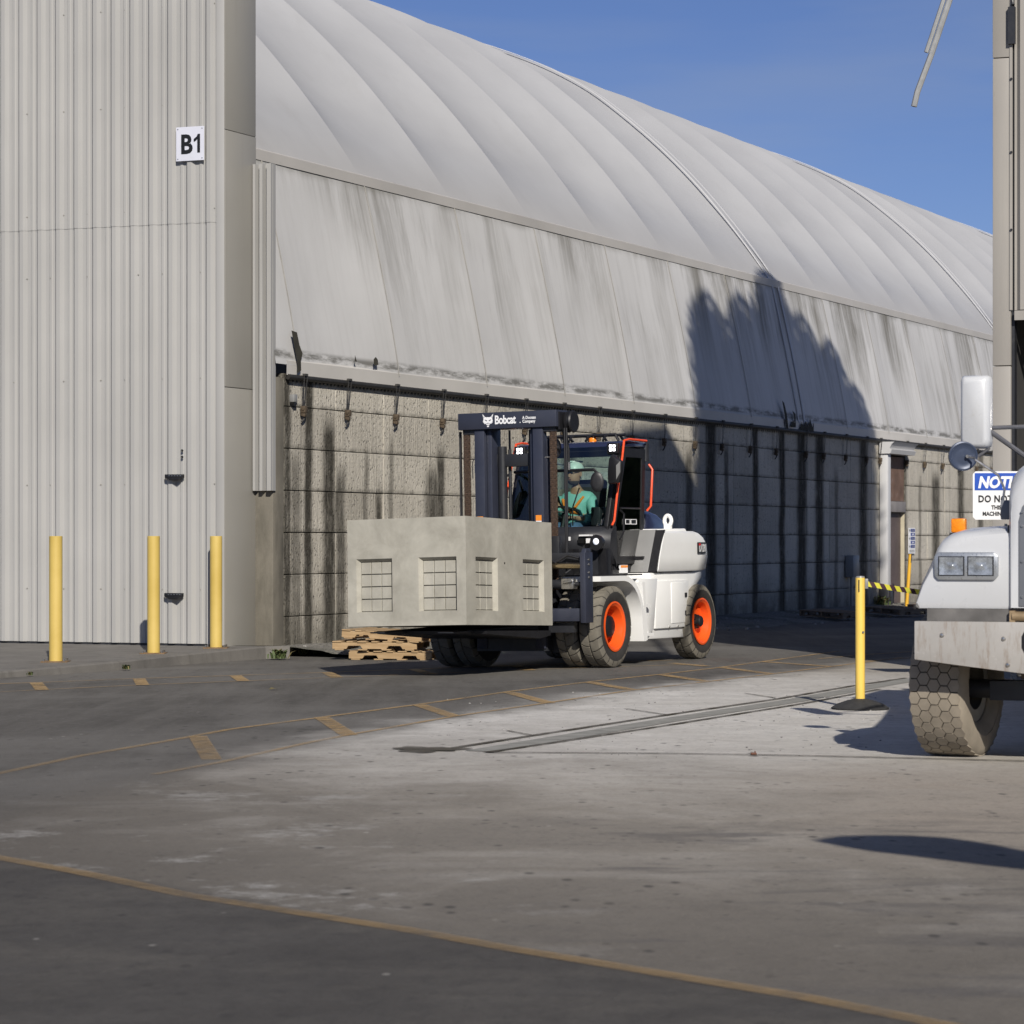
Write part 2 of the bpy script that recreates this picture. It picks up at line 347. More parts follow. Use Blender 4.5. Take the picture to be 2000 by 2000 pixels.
# slot-drain strip and slab joints in the apron
DARKJ = mat('joint_grime', (.045,.04,.032), .95, 0, .4, 8)
def jm():
    t = NT('drain_edge_grime'); p = t.pos(); a = t.mapr(t.noise(p, 2.5, 6, .7), .3, .6, .35, 1)
    t.fin(t.mix(t.noise(p, 14, 4), (.03,.026,.02), (.1,.085,.055)), .95); t.put(t.b.inputs['Alpha'], a); return t.m
GR = jm()
strip('drain_cover', [(938,1468),(1305,1407),(1544,1370),(1693,1343),(1790,1326)], .26, mat('drain_concrete', (.25,.245,.22), .9, 0, .2, 5, .4, 60, .005), .004)
strip('drain_edge', [(880,1463),(1000,1444),(1302,1397.5),(1519,1366),(1668,1340),(1770,1325)], .07, GR, .008)
strip('drain_edge', [(948,1471),(1080,1452),(1308,1417),(1569,1375),(1718,1347)], .06, GR, .008)
strip('slab_joint', [(948,1470.5),(1333,1473),(1560,1477),(1799,1482.5),(2060,1489)], .06, GR, .008)
strip('slab_joint', [(1220,1385),(1302,1397)], .03, GR, .008)
strip('slab_joint', [(1455,1355),(1515,1364)], .03, GR, .008)
strip('slab_joint', [(990,1428),(1044,1438)], .03, GR, .008)
mb = MB(); c0 = gnd(835,1465); ring = []
for k in range(40):
    a = 2*math.pi*k/40; r = 1 + .25*math.sin(3*a+1) + .16*math.sin(7*a) + .1*random.random()
    ring.append((c0.x + .25*r*math.cos(a), c0.y + .26*r*math.sin(a), ground_z(c0.x, c0.y)+.009))
mb.add(ring, [tuple(range(40))]); mb.build('mossy_stain', GR, ground, smooth=0, recalc=False)

# gravel bank along the block wall
def gravel_bank():
    rows = []; rng = random.Random(3)
    for i in range(220):
        s = -.2 + i*.22; row = []
        for j, e in enumerate([-.05, .12, .3, .5, .75, 1.0, 1.3, 1.6, 1.9]):
            ee = e + (.12*math.sin(s*1.7) + rng.uniform(-.05,.05) if j > 3 else 0); p = W(s, ee, 0)
            h = .15*max(0, 1-e/1.75)**1.2 + (rng.uniform(0, .035) if 0 < j < 8 else 0) - (.03 if j == 8 else 0)
            row.append((p.x, p.y, ground_z(p.x, p.y) + h))
        rows.append(row)
    m = NT('gravel'); p = m.pos()
    c = m.mix(m.mapr(m.voro(p, 22), .0, .5), (.05,.047,.042), (.17,.16,.14)); c = m.mix(m.mapr(m.noise(p, 1.1, 6), .5, .66, 0, .7), c, (.055,.06,.03))
    c = m.mix(m.mapr(m.noise(p, 45, 3), .6, .72, 0, .6), c, (.36,.35,.32)); m.fin(c, .95); m.bump(m.voro(p, 22), .8, .03)
    mb = MB(); mb.grid(rows); return mb.build('gravel_bank', m.m, recalc=False, smooth=0)
gb = gravel_bank(); gb['kind'] = 'structure'
STONE = [mat('stone_a', (.28,.27,.25), .9, 0, .2, 20), mat('stone_b', (.13,.125,.12), .9, 0, .2, 20)]
mb = MB(); rng = random.Random(11)
def pebble(mb, p, r, rng):
    vs_ = []
    for k in range(8):
        a = 2*math.pi*k/8
        vs_.append((p[0]+r*math.cos(a)*rng.uniform(.7,1.2), p[1]+r*math.sin(a)*rng.uniform(.7,1.2), p[2]))
    for k in range(8):
        a = 2*math.pi*k/8
        vs_.append((p[0]+.6*r*math.cos(a), p[1]+.6*r*math.sin(a), p[2]+r*rng.uniform(.5,.9)))
    mb.mi = rng.randint(0, 1); mb.add(vs_, [(i,(i+1)%8,8+(i+1)%8,8+i) for i in range(8)] + [tuple(range(8,16))])
for i in range(900):
    s = rng.uniform(0, 40); e = abs(rng.gauss(.7, .6)); p = W(s, e, 0); pebble(mb, (p.x, p.y, ground_z(p.x, p.y) + .13*max(0, 1-e/1.75)**1.2), rng.choice([.012,.02,.03,.045]), rng)
for i in range(170):
    u = rng.uniform(860, 1750); v = rng.uniform(1350, 1480); p = gnd(u, v); pebble(mb, (p.x, p.y, p.z), rng.choice([.005,.006,.008,.011]), rng)
st = mb.build('loose_stones', STONE, smooth=0); st['kind'] = 'stuff'

# pavement slab with kerb before the corrugated building
B1C = W(-1.13, -.3, 0); B1D = Vector((-.933, .36, 0)).normalized(); B1N = Vector((-B1D.y, B1D.x, 0)); B1N = -B1N if B1N.y > 0 else B1N
def conc(name, col, var=.15, stain=(.1,.095,.08), sa=.05):
    t = NT(name); p = t.pos(); n1 = t.noise(p, 1.6, 7, .62); n2 = t.noise(p, 55, 4, .6)
    c = t.mix(t.mapr(n1, .3, .7), lerp(col, 1-var), lerp(col, 1+var)); c = t.mix(t.mapr(t.noise(t.map(p, (1.6,1.6,.45)), 2.2, 7, .68), .58-sa, .76, 0, .75), c, stain)
    c = t.mix(t.mapr(n2, .3, .75, 0, .25), c, lerp(col, .45)); t.fin(c, .9); t.bump(t.math('ADD', n2, t.math('MULTIPLY', n1, .5)), .35, .006); return t.m
slabm = conc('pavement_concrete', (.16,.15,.135), .18, (.075,.07,.06), .06)
kb = [(-1100,1385),(-500,1354),(-120,1331.5),(0,1324.5),(120,1317),(239,1309),(350,1299),(461,1291),(520,1287),(566,1286)]
kt = [(-.03),(-.02),(-.01),(.0),(.02),(.04),(.06),(.085),(.10),(.10)]
bot = [gnd(u, v) for u, v in kb]; back = []
for i, p in enumerate(bot):
    t_ = (13, 9.5, 6.5, 5.57, 4.64, 3.71, 2.79, 1.86, .93, 0)[i]; back.append(B1C + B1D*t_ + B1N*.0 + Vector((0, 0, .10)))
mb = MB()
for i in range(len(bot)-1):
    for (a0, a1, b0, b1) in [((bot[i]-Vector((0,0,.1))), (bot[i+1]-Vector((0,0,.1))), Vector((bot[i].x, bot[i].y, kt[i]))+Vector((-.012,.02,-.02)), Vector((bot[i+1].x, bot[i+1].y, kt[i+1]))+Vector((-.012,.02,-.02))),
                             (Vector((bot[i].x, bot[i].y, kt[i]))+Vector((-.012,.02,-.02)), Vector((bot[i+1].x, bot[i+1].y, kt[i+1]))+Vector((-.012,.02,-.02)), Vector((bot[i].x, bot[i].y, kt[i]))+Vector((-.03,.05,0)), Vector((bot[i+1].x, bot[i+1].y, kt[i+1]))+Vector((-.03,.05,0))),
                             (Vector((bot[i].x, bot[i].y, kt[i]))+Vector((-.03,.05,0)), Vector((bot[i+1].x, bot[i+1].y, kt[i+1]))+Vector((-.03,.05,0)), back[i], back[i+1])]:
        mb.add([a0, a1, b1, b0], [(0,1,2,3)])
pe = bot[-1]; mb.add([pe-Vector((0,0,.1)), Vector((pe.x,pe.y,kt[-1])), back[-1], back[-1]-Vector((0,0,.3))], [(0,1,2,3)])
structure(mb.build('pavement', slabm, smooth=20))
def slab_z(X, Y): return .055
# =================================================================== corrugated building
from mathutils.bvhtree import BVHTree
pav = bpy.data.objects['pavement']
pav_bvh = BVHTree.FromPolygons([v.co.copy() for v in pav.data.vertices], [tuple(p.vertices) for p in pav.data.polygons])
def slab_z(X, Y):
    h = pav_bvh.ray_cast(Vector((X, Y, 3)), Vector((0, 0, -1)))
    return h[0].z if h[0] is not None else ground_z(X, Y)
def metal_sheet(name, col):
    t = NT(name); p = t.pos(); n = t.noise(p, .5, 4); st_ = t.noise(t.map(p, (5,5,.22)), 1.4, 6, .65)
    c = t.mix(t.mapr(n, .3, .7), lerp(col, .94), lerp(col, 1.05)); c = t.mix(t.mapr(st_, .55, .78, 0, .35), c, lerp(col, .68))
    c = t.mix(t.mapr(t.noise(p, 6, 6, .7), .7, .78, 0, .5), c, (.3,.24,.17))
    oi = t.node('ShaderNodeObjectInfo'); c = t.mix(t.mapr(oi.outputs['Random'], 0, 1, 0, .10), c, lerp(col, .6))
    t.fin(c, t.mapr(n, .3, .7, .42, .55)); t.b.inputs['Specular IOR Level'].default_value = .35
    t.bump(t.noise(p, .9, 3), .12, .02); return t.m
SHEET = metal_sheet('cream_grey_sheet_metal', (.375,.37,.355)); SHEET2 = metal_sheet('grey_trim_metal', (.30,.288,.258))
bld = thing('corrugated_building', 'tall cream grey corrugated metal building beside the white fabric hall', 'building', T(B1C))
HB, ZS = 10.2, 6.15
def rib_profile(w, pitch=.305, depth=.052):
    P = [(0, 0)]; x = 0
    while x < w - .01:
        for dx, d in ((.03, 0), (.075, depth), (.135, depth), (.18, 0), (.215, 0), (.228, .014), (.262, .014), (.275, 0), (pitch, 0)):
            if x + dx <= w + .001: P.append((x+dx, d))
        x += pitch
    return P
PW = .915; prof = rib_profile(PW)
def sheet_mesh(z0, z1, name):
    mb = MB(); lo, hi = [], []
    for q, d in prof: p = B1D*q + B1N*d; lo.append((p.x, p.y, z0)); hi.append((p.x, p.y, z1))
    mb.grid([lo, hi]); return mb.mesh(name, SHEET, smooth=0, recalc=False)
lowm, upm = sheet_mesh(.13, ZS, 'lower_sheet'), sheet_mesh(ZS-.05, HB, 'upper_sheet')
for k in range(8):
    o = obj('wall_sheet', lowm, bld, B1D*(.13 + k*PW) + B1N*.018)
    o = obj('wall_sheet', upm, bld, B1D*(.13 + k*PW) + B1N*.025)
mb = MB()   # solid body behind the sheets
RET = AX*.82
b0, b1, b2, b3 = Vector((0,0,0)), B1D*9, B1D*9 + AX*4, RET
mb.prism([(b0.x,b0.y),(b3.x,b3.y),(b3.x+B1D.x*9,b3.y+B1D.y*9),(b1.x,b1.y)], 'z', -.2, HB-.02); mb.build('wall_core', SHEET2, bld)
mb = MB()   # corner trim
def slab_along(mb, p, d, w, n, t, z0, z1):
    p = Vector(p); d = Vector(d); n = Vector(n)
    q = [p, p+d*w, p+d*w+n*t, p+n*t]; mb.prism([(v.x, v.y) for v in q], 'z', z0, z1)
slab_along(mb, B1N*.001, B1D, .128, B1N, .05, .11, HB); mb.build('corner_trim', SHEET, bld, bevel=.006)
for z0, z1, off in ((.04, 3.76, .010), (3.77, 7.40, .016), (7.41, HB, .012)):
    mb = MB(); slab_along(mb, AX*(-.0) - B1N*(-.045), AX, .86, NX, off, z0, z1); mb.build('return_panel', SHEET2, bld, bevel=.004)
mb = MB()   # base flashing and seam line
slab_along(mb, B1D*.13, B1D, 7.3, B1N, .012, .09, .14); mb.build('base_flashing', MT['charcoal'], bld)
mb = MB()
for z in (.9, 2.4, 3.9, 5.4, 6.3, 7.8, 9.2):
    for k in range(0, 24, 2):
        p = B1D*(.13 + k*.305 + random.choice((.03,.25))) + B1N*.028; mb.cyl((p.x, p.y, z+.0), (p.x+B1N.x*.012, p.y+B1N.y*.012, z), .009, n=6)
mb.build('screws', SHEET2, bld)['kind'] = 'stuff'
# corrugated fin on the return edge
mb = MB(); fp = AX*.78; pts = rib_profile(.33); lo, hi, lo2, hi2 = [], [], [], []
z0, z1 = 2.31, 7.0
for q, d in [(0,0),(.03,0),(.03,.09),(.07,.09),(.085,0),(.13,0),(.14,.09),(.19,.09),(.20,0),(.25,0),(.26,.09),(.33,.09),(.33,0)]:
    p = fp + NX*q + B1N*d; lo.append((p.x,p.y,z0)); hi.append((p.x,p.y,z1)); lo2.append((p.x+AX.x*.06,p.y+AX.y*.06,z0)); hi2.append((p.x+AX.x*.06,p.y+AX.y*.06,z1))
mb.grid([lo, hi]); mb.grid([lo2, hi2]); mb.grid([lo, lo2]); mb.grid([[hi[-1], hi2[-1]], [lo[-1], lo2[-1]]]); mb.build('corrugated_fin', SHEET, bld, smooth=0)
# B1 sign
def on_b1(u, v, out=.05):
    k = (u-1000)/FPX; t_ = (k*B1C.y - B1C.x)/(B1D.x - k*B1D.y); p = B1C + B1D*t_; return Vector((p.x, p.y, EYE-(v-HOR)/FPX*p.y)) + B1N*out
tl, br = on_b1(350.5, 251), on_b1(405, 314); wS = (Vector((tl.x,tl.y,0))-Vector((br.x,br.y,0))).length; hS = tl.z-br.z
sg = thing('building_sign', 'white square sign reading B1 screwed to the corrugated wall', 'sign', plane_M((tl.x, tl.y, br.z), -B1D, (0,0,1)) @ T((0,0,.045)))
mb = MB(); mb.bx(0, wS, 0, hS, 0, .006); mb.build('panel', mat('sign_white', (.62,.63,.7), .45, 0, .04), sg)
mb = MB()
for a in (.03, wS-.03):
    for b in (.03, hS-.03): mb.cyl((a,b,.005),(a,b,.012),.008,n=8)
mb.build('screws', MT['steel'], sg)['kind'] = 'stuff'
text('lettering', 'B', MT['decal_k'], sg, T((wS*.15, hS*.225, .008)), hS*.78, .012, .92, .001)
mb = MB(); q_ = wS; mb.prism([(.76*q_,.225*hS),(.86*q_,.225*hS),(.86*q_,.775*hS),(.78*q_,.775*hS),(.74*q_,.70*hS),(.635*q_,.63*hS),(.635*q_,.545*hS),(.70*q_,.57*hS),(.76*q_,.62*hS)], 'z', .008, .010); mb.build('lettering', MT['decal_k'], sg, smooth=0)
BRK = MT['black']
for (u0, v0, lab) in ((332, 931, 'black slotted wall bracket below the two dark holes'), (331, 1162, 'black slotted wall bracket low on the wall between yellow bollards')):
    p = on_b1(u0, v0, .075); th = thing('wall_bracket', lab, 'bracket', plane_M(p, -B1D, (0,0,1)), 'brackets on the corrugated wall')
    mb = MB(); mb.bx(-.02, .27, -.02, .03, .0, .05); mb.prism([(.03,-.02),(.25,-.02),(.2,-.06),(.06,-.055)], 'z', .0, .07); mb.build('rail', BRK, th, bevel=.004)
    mb = MB()
    for k in range(5): mb.bx(.04+k*.045, .062+k*.045, .005, .014, .05, .053)
    mb.build('slots', MT['steel'], th)
    mb = MB(); mb.cyl((-.02,-.03,.02),(.01,-.03,.02),.02,n=10); mb.build('pivot', MT['steel'], th)
th = thing('cable_holes', 'pair of small dark holes in the corrugated wall above a bracket', 'holes', plane_M(on_b1(361, 886, .078), -B1D, (0,0,1)))
mb = MB(); mb.lathe([(.019,0),(.019,.01),(.012,.012),(.0,.004)], 14, T((0,.04,0)) @ Matrix.Rotation(R_(90),4,'X')); mb.lathe([(.019,0),(.019,.01),(.012,.012),(.0,.004)], 14, T((0,-.05,0)) @ Matrix.Rotation(R_(90),4,'X')); mb.build('grommets', MT['decal_k'], th)

# =================================================================== fabric hall
hall = thing('fabric_hall', 'long white fabric arched hall on a weathered concrete block wall', 'building', Matrix(((AX.x,NX.x,0,P0.x),(AX.y,NX.y,0,P0.y),(0,0,1,0),(0,0,0,1))).copy())
# local axes of hall: x along the wall, y outward, z up.  (left-handed pair fixed by flipping: use y = -outward)
hall.matrix_world = Matrix(((AX.x,-NX.x,0,P0.x),(AX.y,-NX.y,0,P0.y),(0,0,1,0),(0,0,0,1)))
def block_mat():
    t = NT('weathered_block'); p = t.coord('Object', hall); s, d, z = t.sep(p)
    grain = t.noise(t.map(p, (1,1,.6)), 30, 5, .7); pits = t.voro(t.map(p, (1,1,.6)), 20)
    rake = t.noise(t.map(p, (30,1,.8)), 1.0, 3, .6)
    big = t.noise(p, .7, 5, .6)
    c = t.mix(t.mapr(big, .3, .7), (.40,.37,.315), (.62,.58,.50))
    oi = t.node('ShaderNodeObjectInfo'); c = t.mix(.35, c, t.mix(oi.outputs['Random'], (.34,.315,.265), (.70,.66,.57)))
    c = t.mix(t.mapr(rake, .42, .7, 0, .4), c, (.27,.25,.205))
    # run-off streaks: measured places plus a random family
    wob = t.math('ADD', s, t.math('MULTIPLY_ADD', t.noise(t.map(p, (.6,1,.8)), 1.5, 3), .16, -.08))
    m = None
    for s0, w0, a0, zt in [(.08,.1,.8,4),(.35,.13,.55,3.1),(.72,.095,.95,4),(1.36,.15,.85,3.6),(1.7,.12,.7,2.9),(2.53,.06,.5,3.2),(2.97,.07,.8,2.6),(3.35,.06,.5,3.4),(4.8,.2,.75,3.0),(5.1,.12,.8,3.3),(8.2,.2,.6,3.4),(10.2,.25,.7,3.6),(13.2,.3,.7,3.6),(16.1,.15,.7,3.6),
                           (17.3,.22,.9,4),(18.2,.1,.7,3.8),(19.9,.14,.95,4),(21.6,.16,.95,4),(22.9,.25,.9,4),(24.1,.24,.98,4),(25.3,.1,.5,3.4),(27.3,.25,.85,4),(30.5,.22,.75,4),(31.9,.1,.5,3.4),(33.3,.28,.8,3.5),(35.6,.25,.8,4),(37.5,.2,.7,4)]:
        q = t.mapr(t.math('ABSOLUTE', t.math('SUBTRACT', wob, s0)), w0*.5, w0*1.9, min(1, a0*1.12), 0, True)
        q = t.math('MULTIPLY', q, t.mapr(z, zt-.5, zt, 1, 0, True)) if zt < 4 else q
        m = q if m is None else t.math('MAXIMUM', m, q)
    fam = t.noise(t.map(p, (3.0,1,.06)), 1.0, 5, .65)
    m = t.math('MAXIMUM', m, t.mapr(fam, .60, .76, 0, .55))
    m = t.math('MULTIPLY', m, t.mapr(t.noise(t.map(p, (4,1,1.2)), 2, 7, .75), .22, .55, .5, 1.1))
    c = t.mix(m, c, t.mix(t.mapr(grain, .3, .7), (.03,.027,.022), (.085,.078,.062)))
    # grime towards the joints below each row
    row = t.math('FRACT', t.math('DIVIDE', t.math('ADD', z, .12), .61))
    g = t.math('MULTIPLY', t.mapr(row, .0, .14, 1, 0, True), t.mapr(t.noise(p, 4, 6, .7), .35, .6, 0, .8))
    c = t.mix(g, c, (.08,.075,.06))
    c = t.mix(t.math('MULTIPLY', t.mapr(z, .1, .9, .75, 0), t.mapr(t.noise(p, 3, 6, .7), .3, .6, .3, 1)), c, (.09,.082,.065))
    c = t.mix(t.math('MULTIPLY', t.mapr(pits, .08, .30, .8, 0), t.mapr(t.noise(p, 5, 4), .4, .6, .15, 1)), c, (.12,.11,.088))
    t.fin(c, .95); t.b.inputs['Specular IOR Level'].default_value = .2
    t.bump(t.math('ADD', t.math('MULTIPLY', t.mapr(pits, 0, .3), .9), t.math('ADD', t.math('MULTIPLY', grain, .8), t.math('MULTIPLY', rake, .8))), .95, .03)
    return t.m
BLK = block_mat()
def block_mesh(w, h, name='block'):
    mb = MB(); c = .007
    mb.loft([[(0,.34,0),(w,.34,0),(w,.34,h),(0,.34,h)], [(0,c,0),(w,c,0),(w,c,h),(0,c,h)], [(c,0,c),(w-c,0,c),(w-c,0,h-c),(c,0,h-c)]])
    return mb.mesh(name, BLK, smooth=0)
BLn, GAP = 1.55, .009; rows_z = [-.12 + .61*k for k in range(7)]
meshes = {}
def place_block(s0, s1, z0, z1):
    key = (round(s1-s0, 3), round(z1-z0, 3))
    if key not in meshes: meshes[key] = block_mesh(key[0]-GAP, key[1]-GAP)
    o = obj('block', meshes[key], hall, (s0+GAP/2, random.uniform(-.009, .006), z0+GAP/2)); o.rotation_euler = (random.uniform(-.003,.003), 0, random.uniform(-.004,.004))
D0, D1 = 28.78, 30.62
for r, z0 in enumerate(rows_z):
    z1 = z0 + (.61 if r < 6 else .48)
    for k in range(26):
        s0, s1 = k*BLn, (k+1)*BLn
        if s1 > D0 and s0 < D1:
            if s0 < D0: place_block(s0, D0, z0, z1)
            if s1 > D1: place_block(D1, s1, z0, z1)
        else: place_block(s0, s1, z0, z1)
mb = MB(); mb.bx(-.25, D0+.0, .35, .7, -.3, 4.0); mb.bx(D1, 76, .35, .7, -.3, 4.0); mb.bx(26*BLn+.02, 76, .0, .35, -.3, 4.0); mb.bx(D0, D1, .6, .72, -.3, 4.0)
mb.build('wall_core', mat('wall_core_concrete', (.05,.048,.042), .95), hall)
# concrete pier by the corrugated building
PIER = conc('pier_concrete', (.17,.155,.125), .2, (.07,.065,.05), .1)
mb = MB(); mb.bx(-.32, -.005, -.004, .6, -.3, 3.95); mb.build('pier', PIER, hall, bevel=.015)
# door bay
door = thing('side_door', 'tall brown boarded doorway with grey lintel in the block wall', 'door', hall.matrix_world.copy())
mb = MB(); mb.bx(D0+.02, D1-.02, .02, .06, 2.55, 3.62); mb.build('upper_panel', mat('brown_boarding', (.14,.085,.06), .75, 0, .35, 2.5, dirt=(.2,.19,.2), dirt_amt=.1), door)
mb = MB(); mb.bx(D0+.015, D1-.015, -.03, .20, 2.28, 2.54); mb.build('lintel', mat('grey_lintel', (.22,.205,.2), .8, 0, .15, 3), door, bevel=.01)
mb = MB(); mb.bx(D0+.02, D1-.03, .10, .15, -.1, 2.28); mb.build('door_leaf', mat('brown_door', (.10,.075,.07), .6, 0, .2, 1.5), door)
mb = MB(); mb.bx(D1-.012, D1-.002, .01, .42, -.1, 2.28); mb.build('jamb', mat('tan_jamb', (.5,.45,.33), .8, 0, .12, 3), door)
ds = thing('white_downspout', 'white square post with moulded gutter head beside the brown doorway', 'downspout', hall.matrix_world.copy())
WHT = mat('white_trim', (.52,.52,.52), .5, 0, .04, 2, dirt=(.4,.38,.33), dirt_amt=-.1)
mb = MB(); mb.bx(28.50, 28.76, -.22, -.02, .45, 3.80); mb.build('post', WHT, ds, bevel=.012)
mb = MB(); mb.bx(28.46, 28.80, -.26, -.0, -.1, .46); mb.build('post_shoe', MT['charcoal'], ds, bevel=.02)
mb = MB(); mb.prism([(-.02,3.66),(-.30,3.66),(-.34,3.76),(-.28,3.78),(-.33,3.88),(-.40,3.94),(-.02,3.94)], 'x', 28.45, 30.45); mb.build('gutter_head', WHT, ds)

def fabric_mat(name, low):
    t = NT(name); p = t.coord('Object', hall); s, d, z = t.sep(p)
    c = t.mix(t.mapr(t.noise(p, .45, 5), .3, .7), ((.49,.485,.475) if low else (.35,.353,.362)), ((.565,.56,.55) if low else (.40,.403,.41)))
    lean = t.comb(t.math('ADD', s, t.math('MULTIPLY', z, .0)), 0.0, z)
    if low:
        st1 = t.noise(t.map(lean, (1.05,1,.13)), 1.0, 8, .74, .35); st2 = t.noise(t.map(lean, (9,1,.22)), 1.0, 5, .65)
        blot = t.noise(t.map(lean, (.33,1,.25), loc=(2,0,0)), 1.0, 4, .5)
        top = t.mapr(z, 5.0, 7.25, .3, 1)
        k = t.math('MULTIPLY', t.mapr(st1, .44, .60), t.math('MULTIPLY', top, t.mapr(blot, .40, .56, .12, 1)))
        k = t.math('MULTIPLY', k, t.mapr(st2, .25, .65, .5, 1))
        far = t.mapr(s, 9, 24, .72, 1.25)
        c = t.mix(t.math('MULTIPLY', t.math('MULTIPLY', k, far), .95, clamp=True), c, (.125,.114,.088))
        c = t.mix(t.math('MULTIPLY', t.mapr(st2, .5, .72), t.math('MULTIPLY', t.mapr(s, 4, 26, .15, .5), t.mapr(st1, .35, .6, .2, 1))), c, (.22,.212,.185))
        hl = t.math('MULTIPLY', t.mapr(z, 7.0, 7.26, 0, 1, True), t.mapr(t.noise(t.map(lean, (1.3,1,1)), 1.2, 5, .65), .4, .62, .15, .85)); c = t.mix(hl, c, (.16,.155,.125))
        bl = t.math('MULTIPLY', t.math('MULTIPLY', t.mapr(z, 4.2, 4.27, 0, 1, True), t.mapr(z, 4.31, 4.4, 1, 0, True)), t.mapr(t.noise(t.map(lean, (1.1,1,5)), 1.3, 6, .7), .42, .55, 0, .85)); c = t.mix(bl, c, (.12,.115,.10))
        fc = t.voro(t.map(lean, (2.4,1,3.1)), 3.0); c = t.mix(t.mapr(fc, .0, .05, .5, 0), c, (.3,.28,.25))
    else:
        c = t.mix(t.mapr(t.noise(t.map(p, (1.2,1,.4)), 1.1, 6, .65), .56, .75, 0, .25), c, (.30,.295,.29))
        c = t.mix(t.mapr(z, 7.3, 8.2, .3, 0, True), c, (.38,.36,.33))
    t.fin(c, .62); t.b.inputs['Specular IOR Level'].default_value = .35
    t.bump(t.noise(t.map(p, (1,1,.5)), 1.5, 4), .25, .03)
    return t.m
FLOW, FROOF = fabric_mat('stained_lower_fabric', True), fabric_mat('white_roof_fabric', False)
PR = [(.58,7.25),(1.12,8.02),(1.73,8.80),(2.45,9.62),(3.24,10.40),(4.05,11.10),(4.9,11.75),(5.8,12.27),(6.8,12.72),(8,13.15),(9.5,13.58),(11.5,13.98),(14,14.3),(16.5,14.4)]
def resample(P, n):
    out = []
    for i in range(len(P)-1):
        p0, p1, p2, p3 = [Vector(P[max(0, min(len(P)-1, j))]).to_2d() for j in (i-1, i, i+1, i+2)]
        for k in range(n):
            t_ = k/n; out.append(.5*((2*p1)+(-p0+p2)*t_+(2*p0-5*p1+4*p2-p3)*t_*t_+(-p0+3*p1-3*p2+p3)*t_**3))
    out.append(Vector(P[-1]).to_2d()); return out
RP = resample(PR, 4)
def nrm2(i):
    d = (RP[min(i+1, len(RP)-1)] - RP[max(i-1, 0)]).normalized(); return Vector((-d.y, d.x))
BAY = 3.2; S0 = .3 - BAY
roofs, lows = None, None
def roof_bay(amp, n=18):
    rows = []
    for j in range(n+1):
        t_ = j/n; row = []
        for i, p in enumerate(RP):
            a = amp*max(0, min(1, (p.y-7.45)/1.7))*4*t_*(1-t_); nn = nrm2(i); q = p - nn*a; row.append((t_*BAY, q.x, q.y))
        for i in range(len(RP)-2, -1, -8): row.append((t_*BAY, 33-RP[i].x, RP[i].y))
        rows.append(row)
    mb = MB(); mb.grid(rows); return mb.mesh('roof_bay', FROOF, smooth=40, recalc=False)
def low_bay(amp, n=14):
    rows = []
    for j in range(n+1):
        t_ = j/n; row = []
        for i in range(13):
            h = i/12; z = 4.14 + h*3.14; dd = -.06 + .64*h**1.15; a = amp*4*t_*(1-t_)*math.sin(math.pi*min(1, .12+h*.9))
            row.append((t_*BAY, dd + a, z))
        rows.append(row)
    mb = MB(); mb.grid(rows); return mb.mesh('lower_bay', FLOW, smooth=40, recalc=False)
rmesh = [roof_bay(.33), roof_bay(.29), roof_bay(.36)]; lmesh = [low_bay(.05), low_bay(.035), low_bay(.065)]
NB = 25
for k in range(NB):
    s0 = S0 + k*BAY
    if k == 0:   # first bay is cut off by the corrugated building
        mb = MB(); mb.grid([[(x, q.x, q.y) for q in RP] for x in (-.3, .3)]); mb.build('roof_panel', FROOF, hall, recalc=False)
        mb = MB(); mb.grid([[(x, -.06+.64*(i/12)**1.15, 4.14+3.14*i/12) for i in range(13)] for x in (-.34, 0, .3)]); mb.build('lower_panel', FLOW, hall, recalc=False)
        continue
    obj('roof_panel', rmesh[k*7 % 3], hall, (s0, 0, 0)); obj('lower_panel', lmesh[k*5 % 3], hall, (s0, 0, 0))
SEAM = mat('fabric_seam', (.33,.315,.285), .6, 0, .15)
WSTRAP = mat('white_seam_strap', (.46,.46,.465), .5, 0, .03)
for k in range(1, NB+1):           # seam welts over each ridge
    s0 = S0 + k*BAY; dbl = (k % 6 == 2) and k > 2
    lo_path = [(-.06+.64*(i/12)**1.15 - .012, 4.16+3.1*i/12) for i in range(13)]; up_path = [(p.x - .012*abs(nrm2(i).x)*0 + nrm2(i).x*.01, p.y + nrm2(i).y*.01) for i, p in enumerate(RP)]
    for off, wd, m in ([(-.2,.03,WSTRAP),(.2,.055,WSTRAP)] if dbl else [(0,.011,SEAM)]):
        for path, m2 in (((up_path, m), (lo_path, m)) if dbl else ((lo_path, m),)):
            mb = MB(); hgt = .006 if not dbl else .016
            mb.grid([[(s0+off-wd, d, z) for d, z in path], [(s0+off-wd*.5, d-hgt*.75, z+hgt*.6) for d, z in path], [(s0+off+wd*.5, d-hgt*.75, z+hgt*.6) for d, z in path], [(s0+off+wd, d, z) for d, z in path]])
            mb.build('seam_strap', m2, hall, recalc=False)
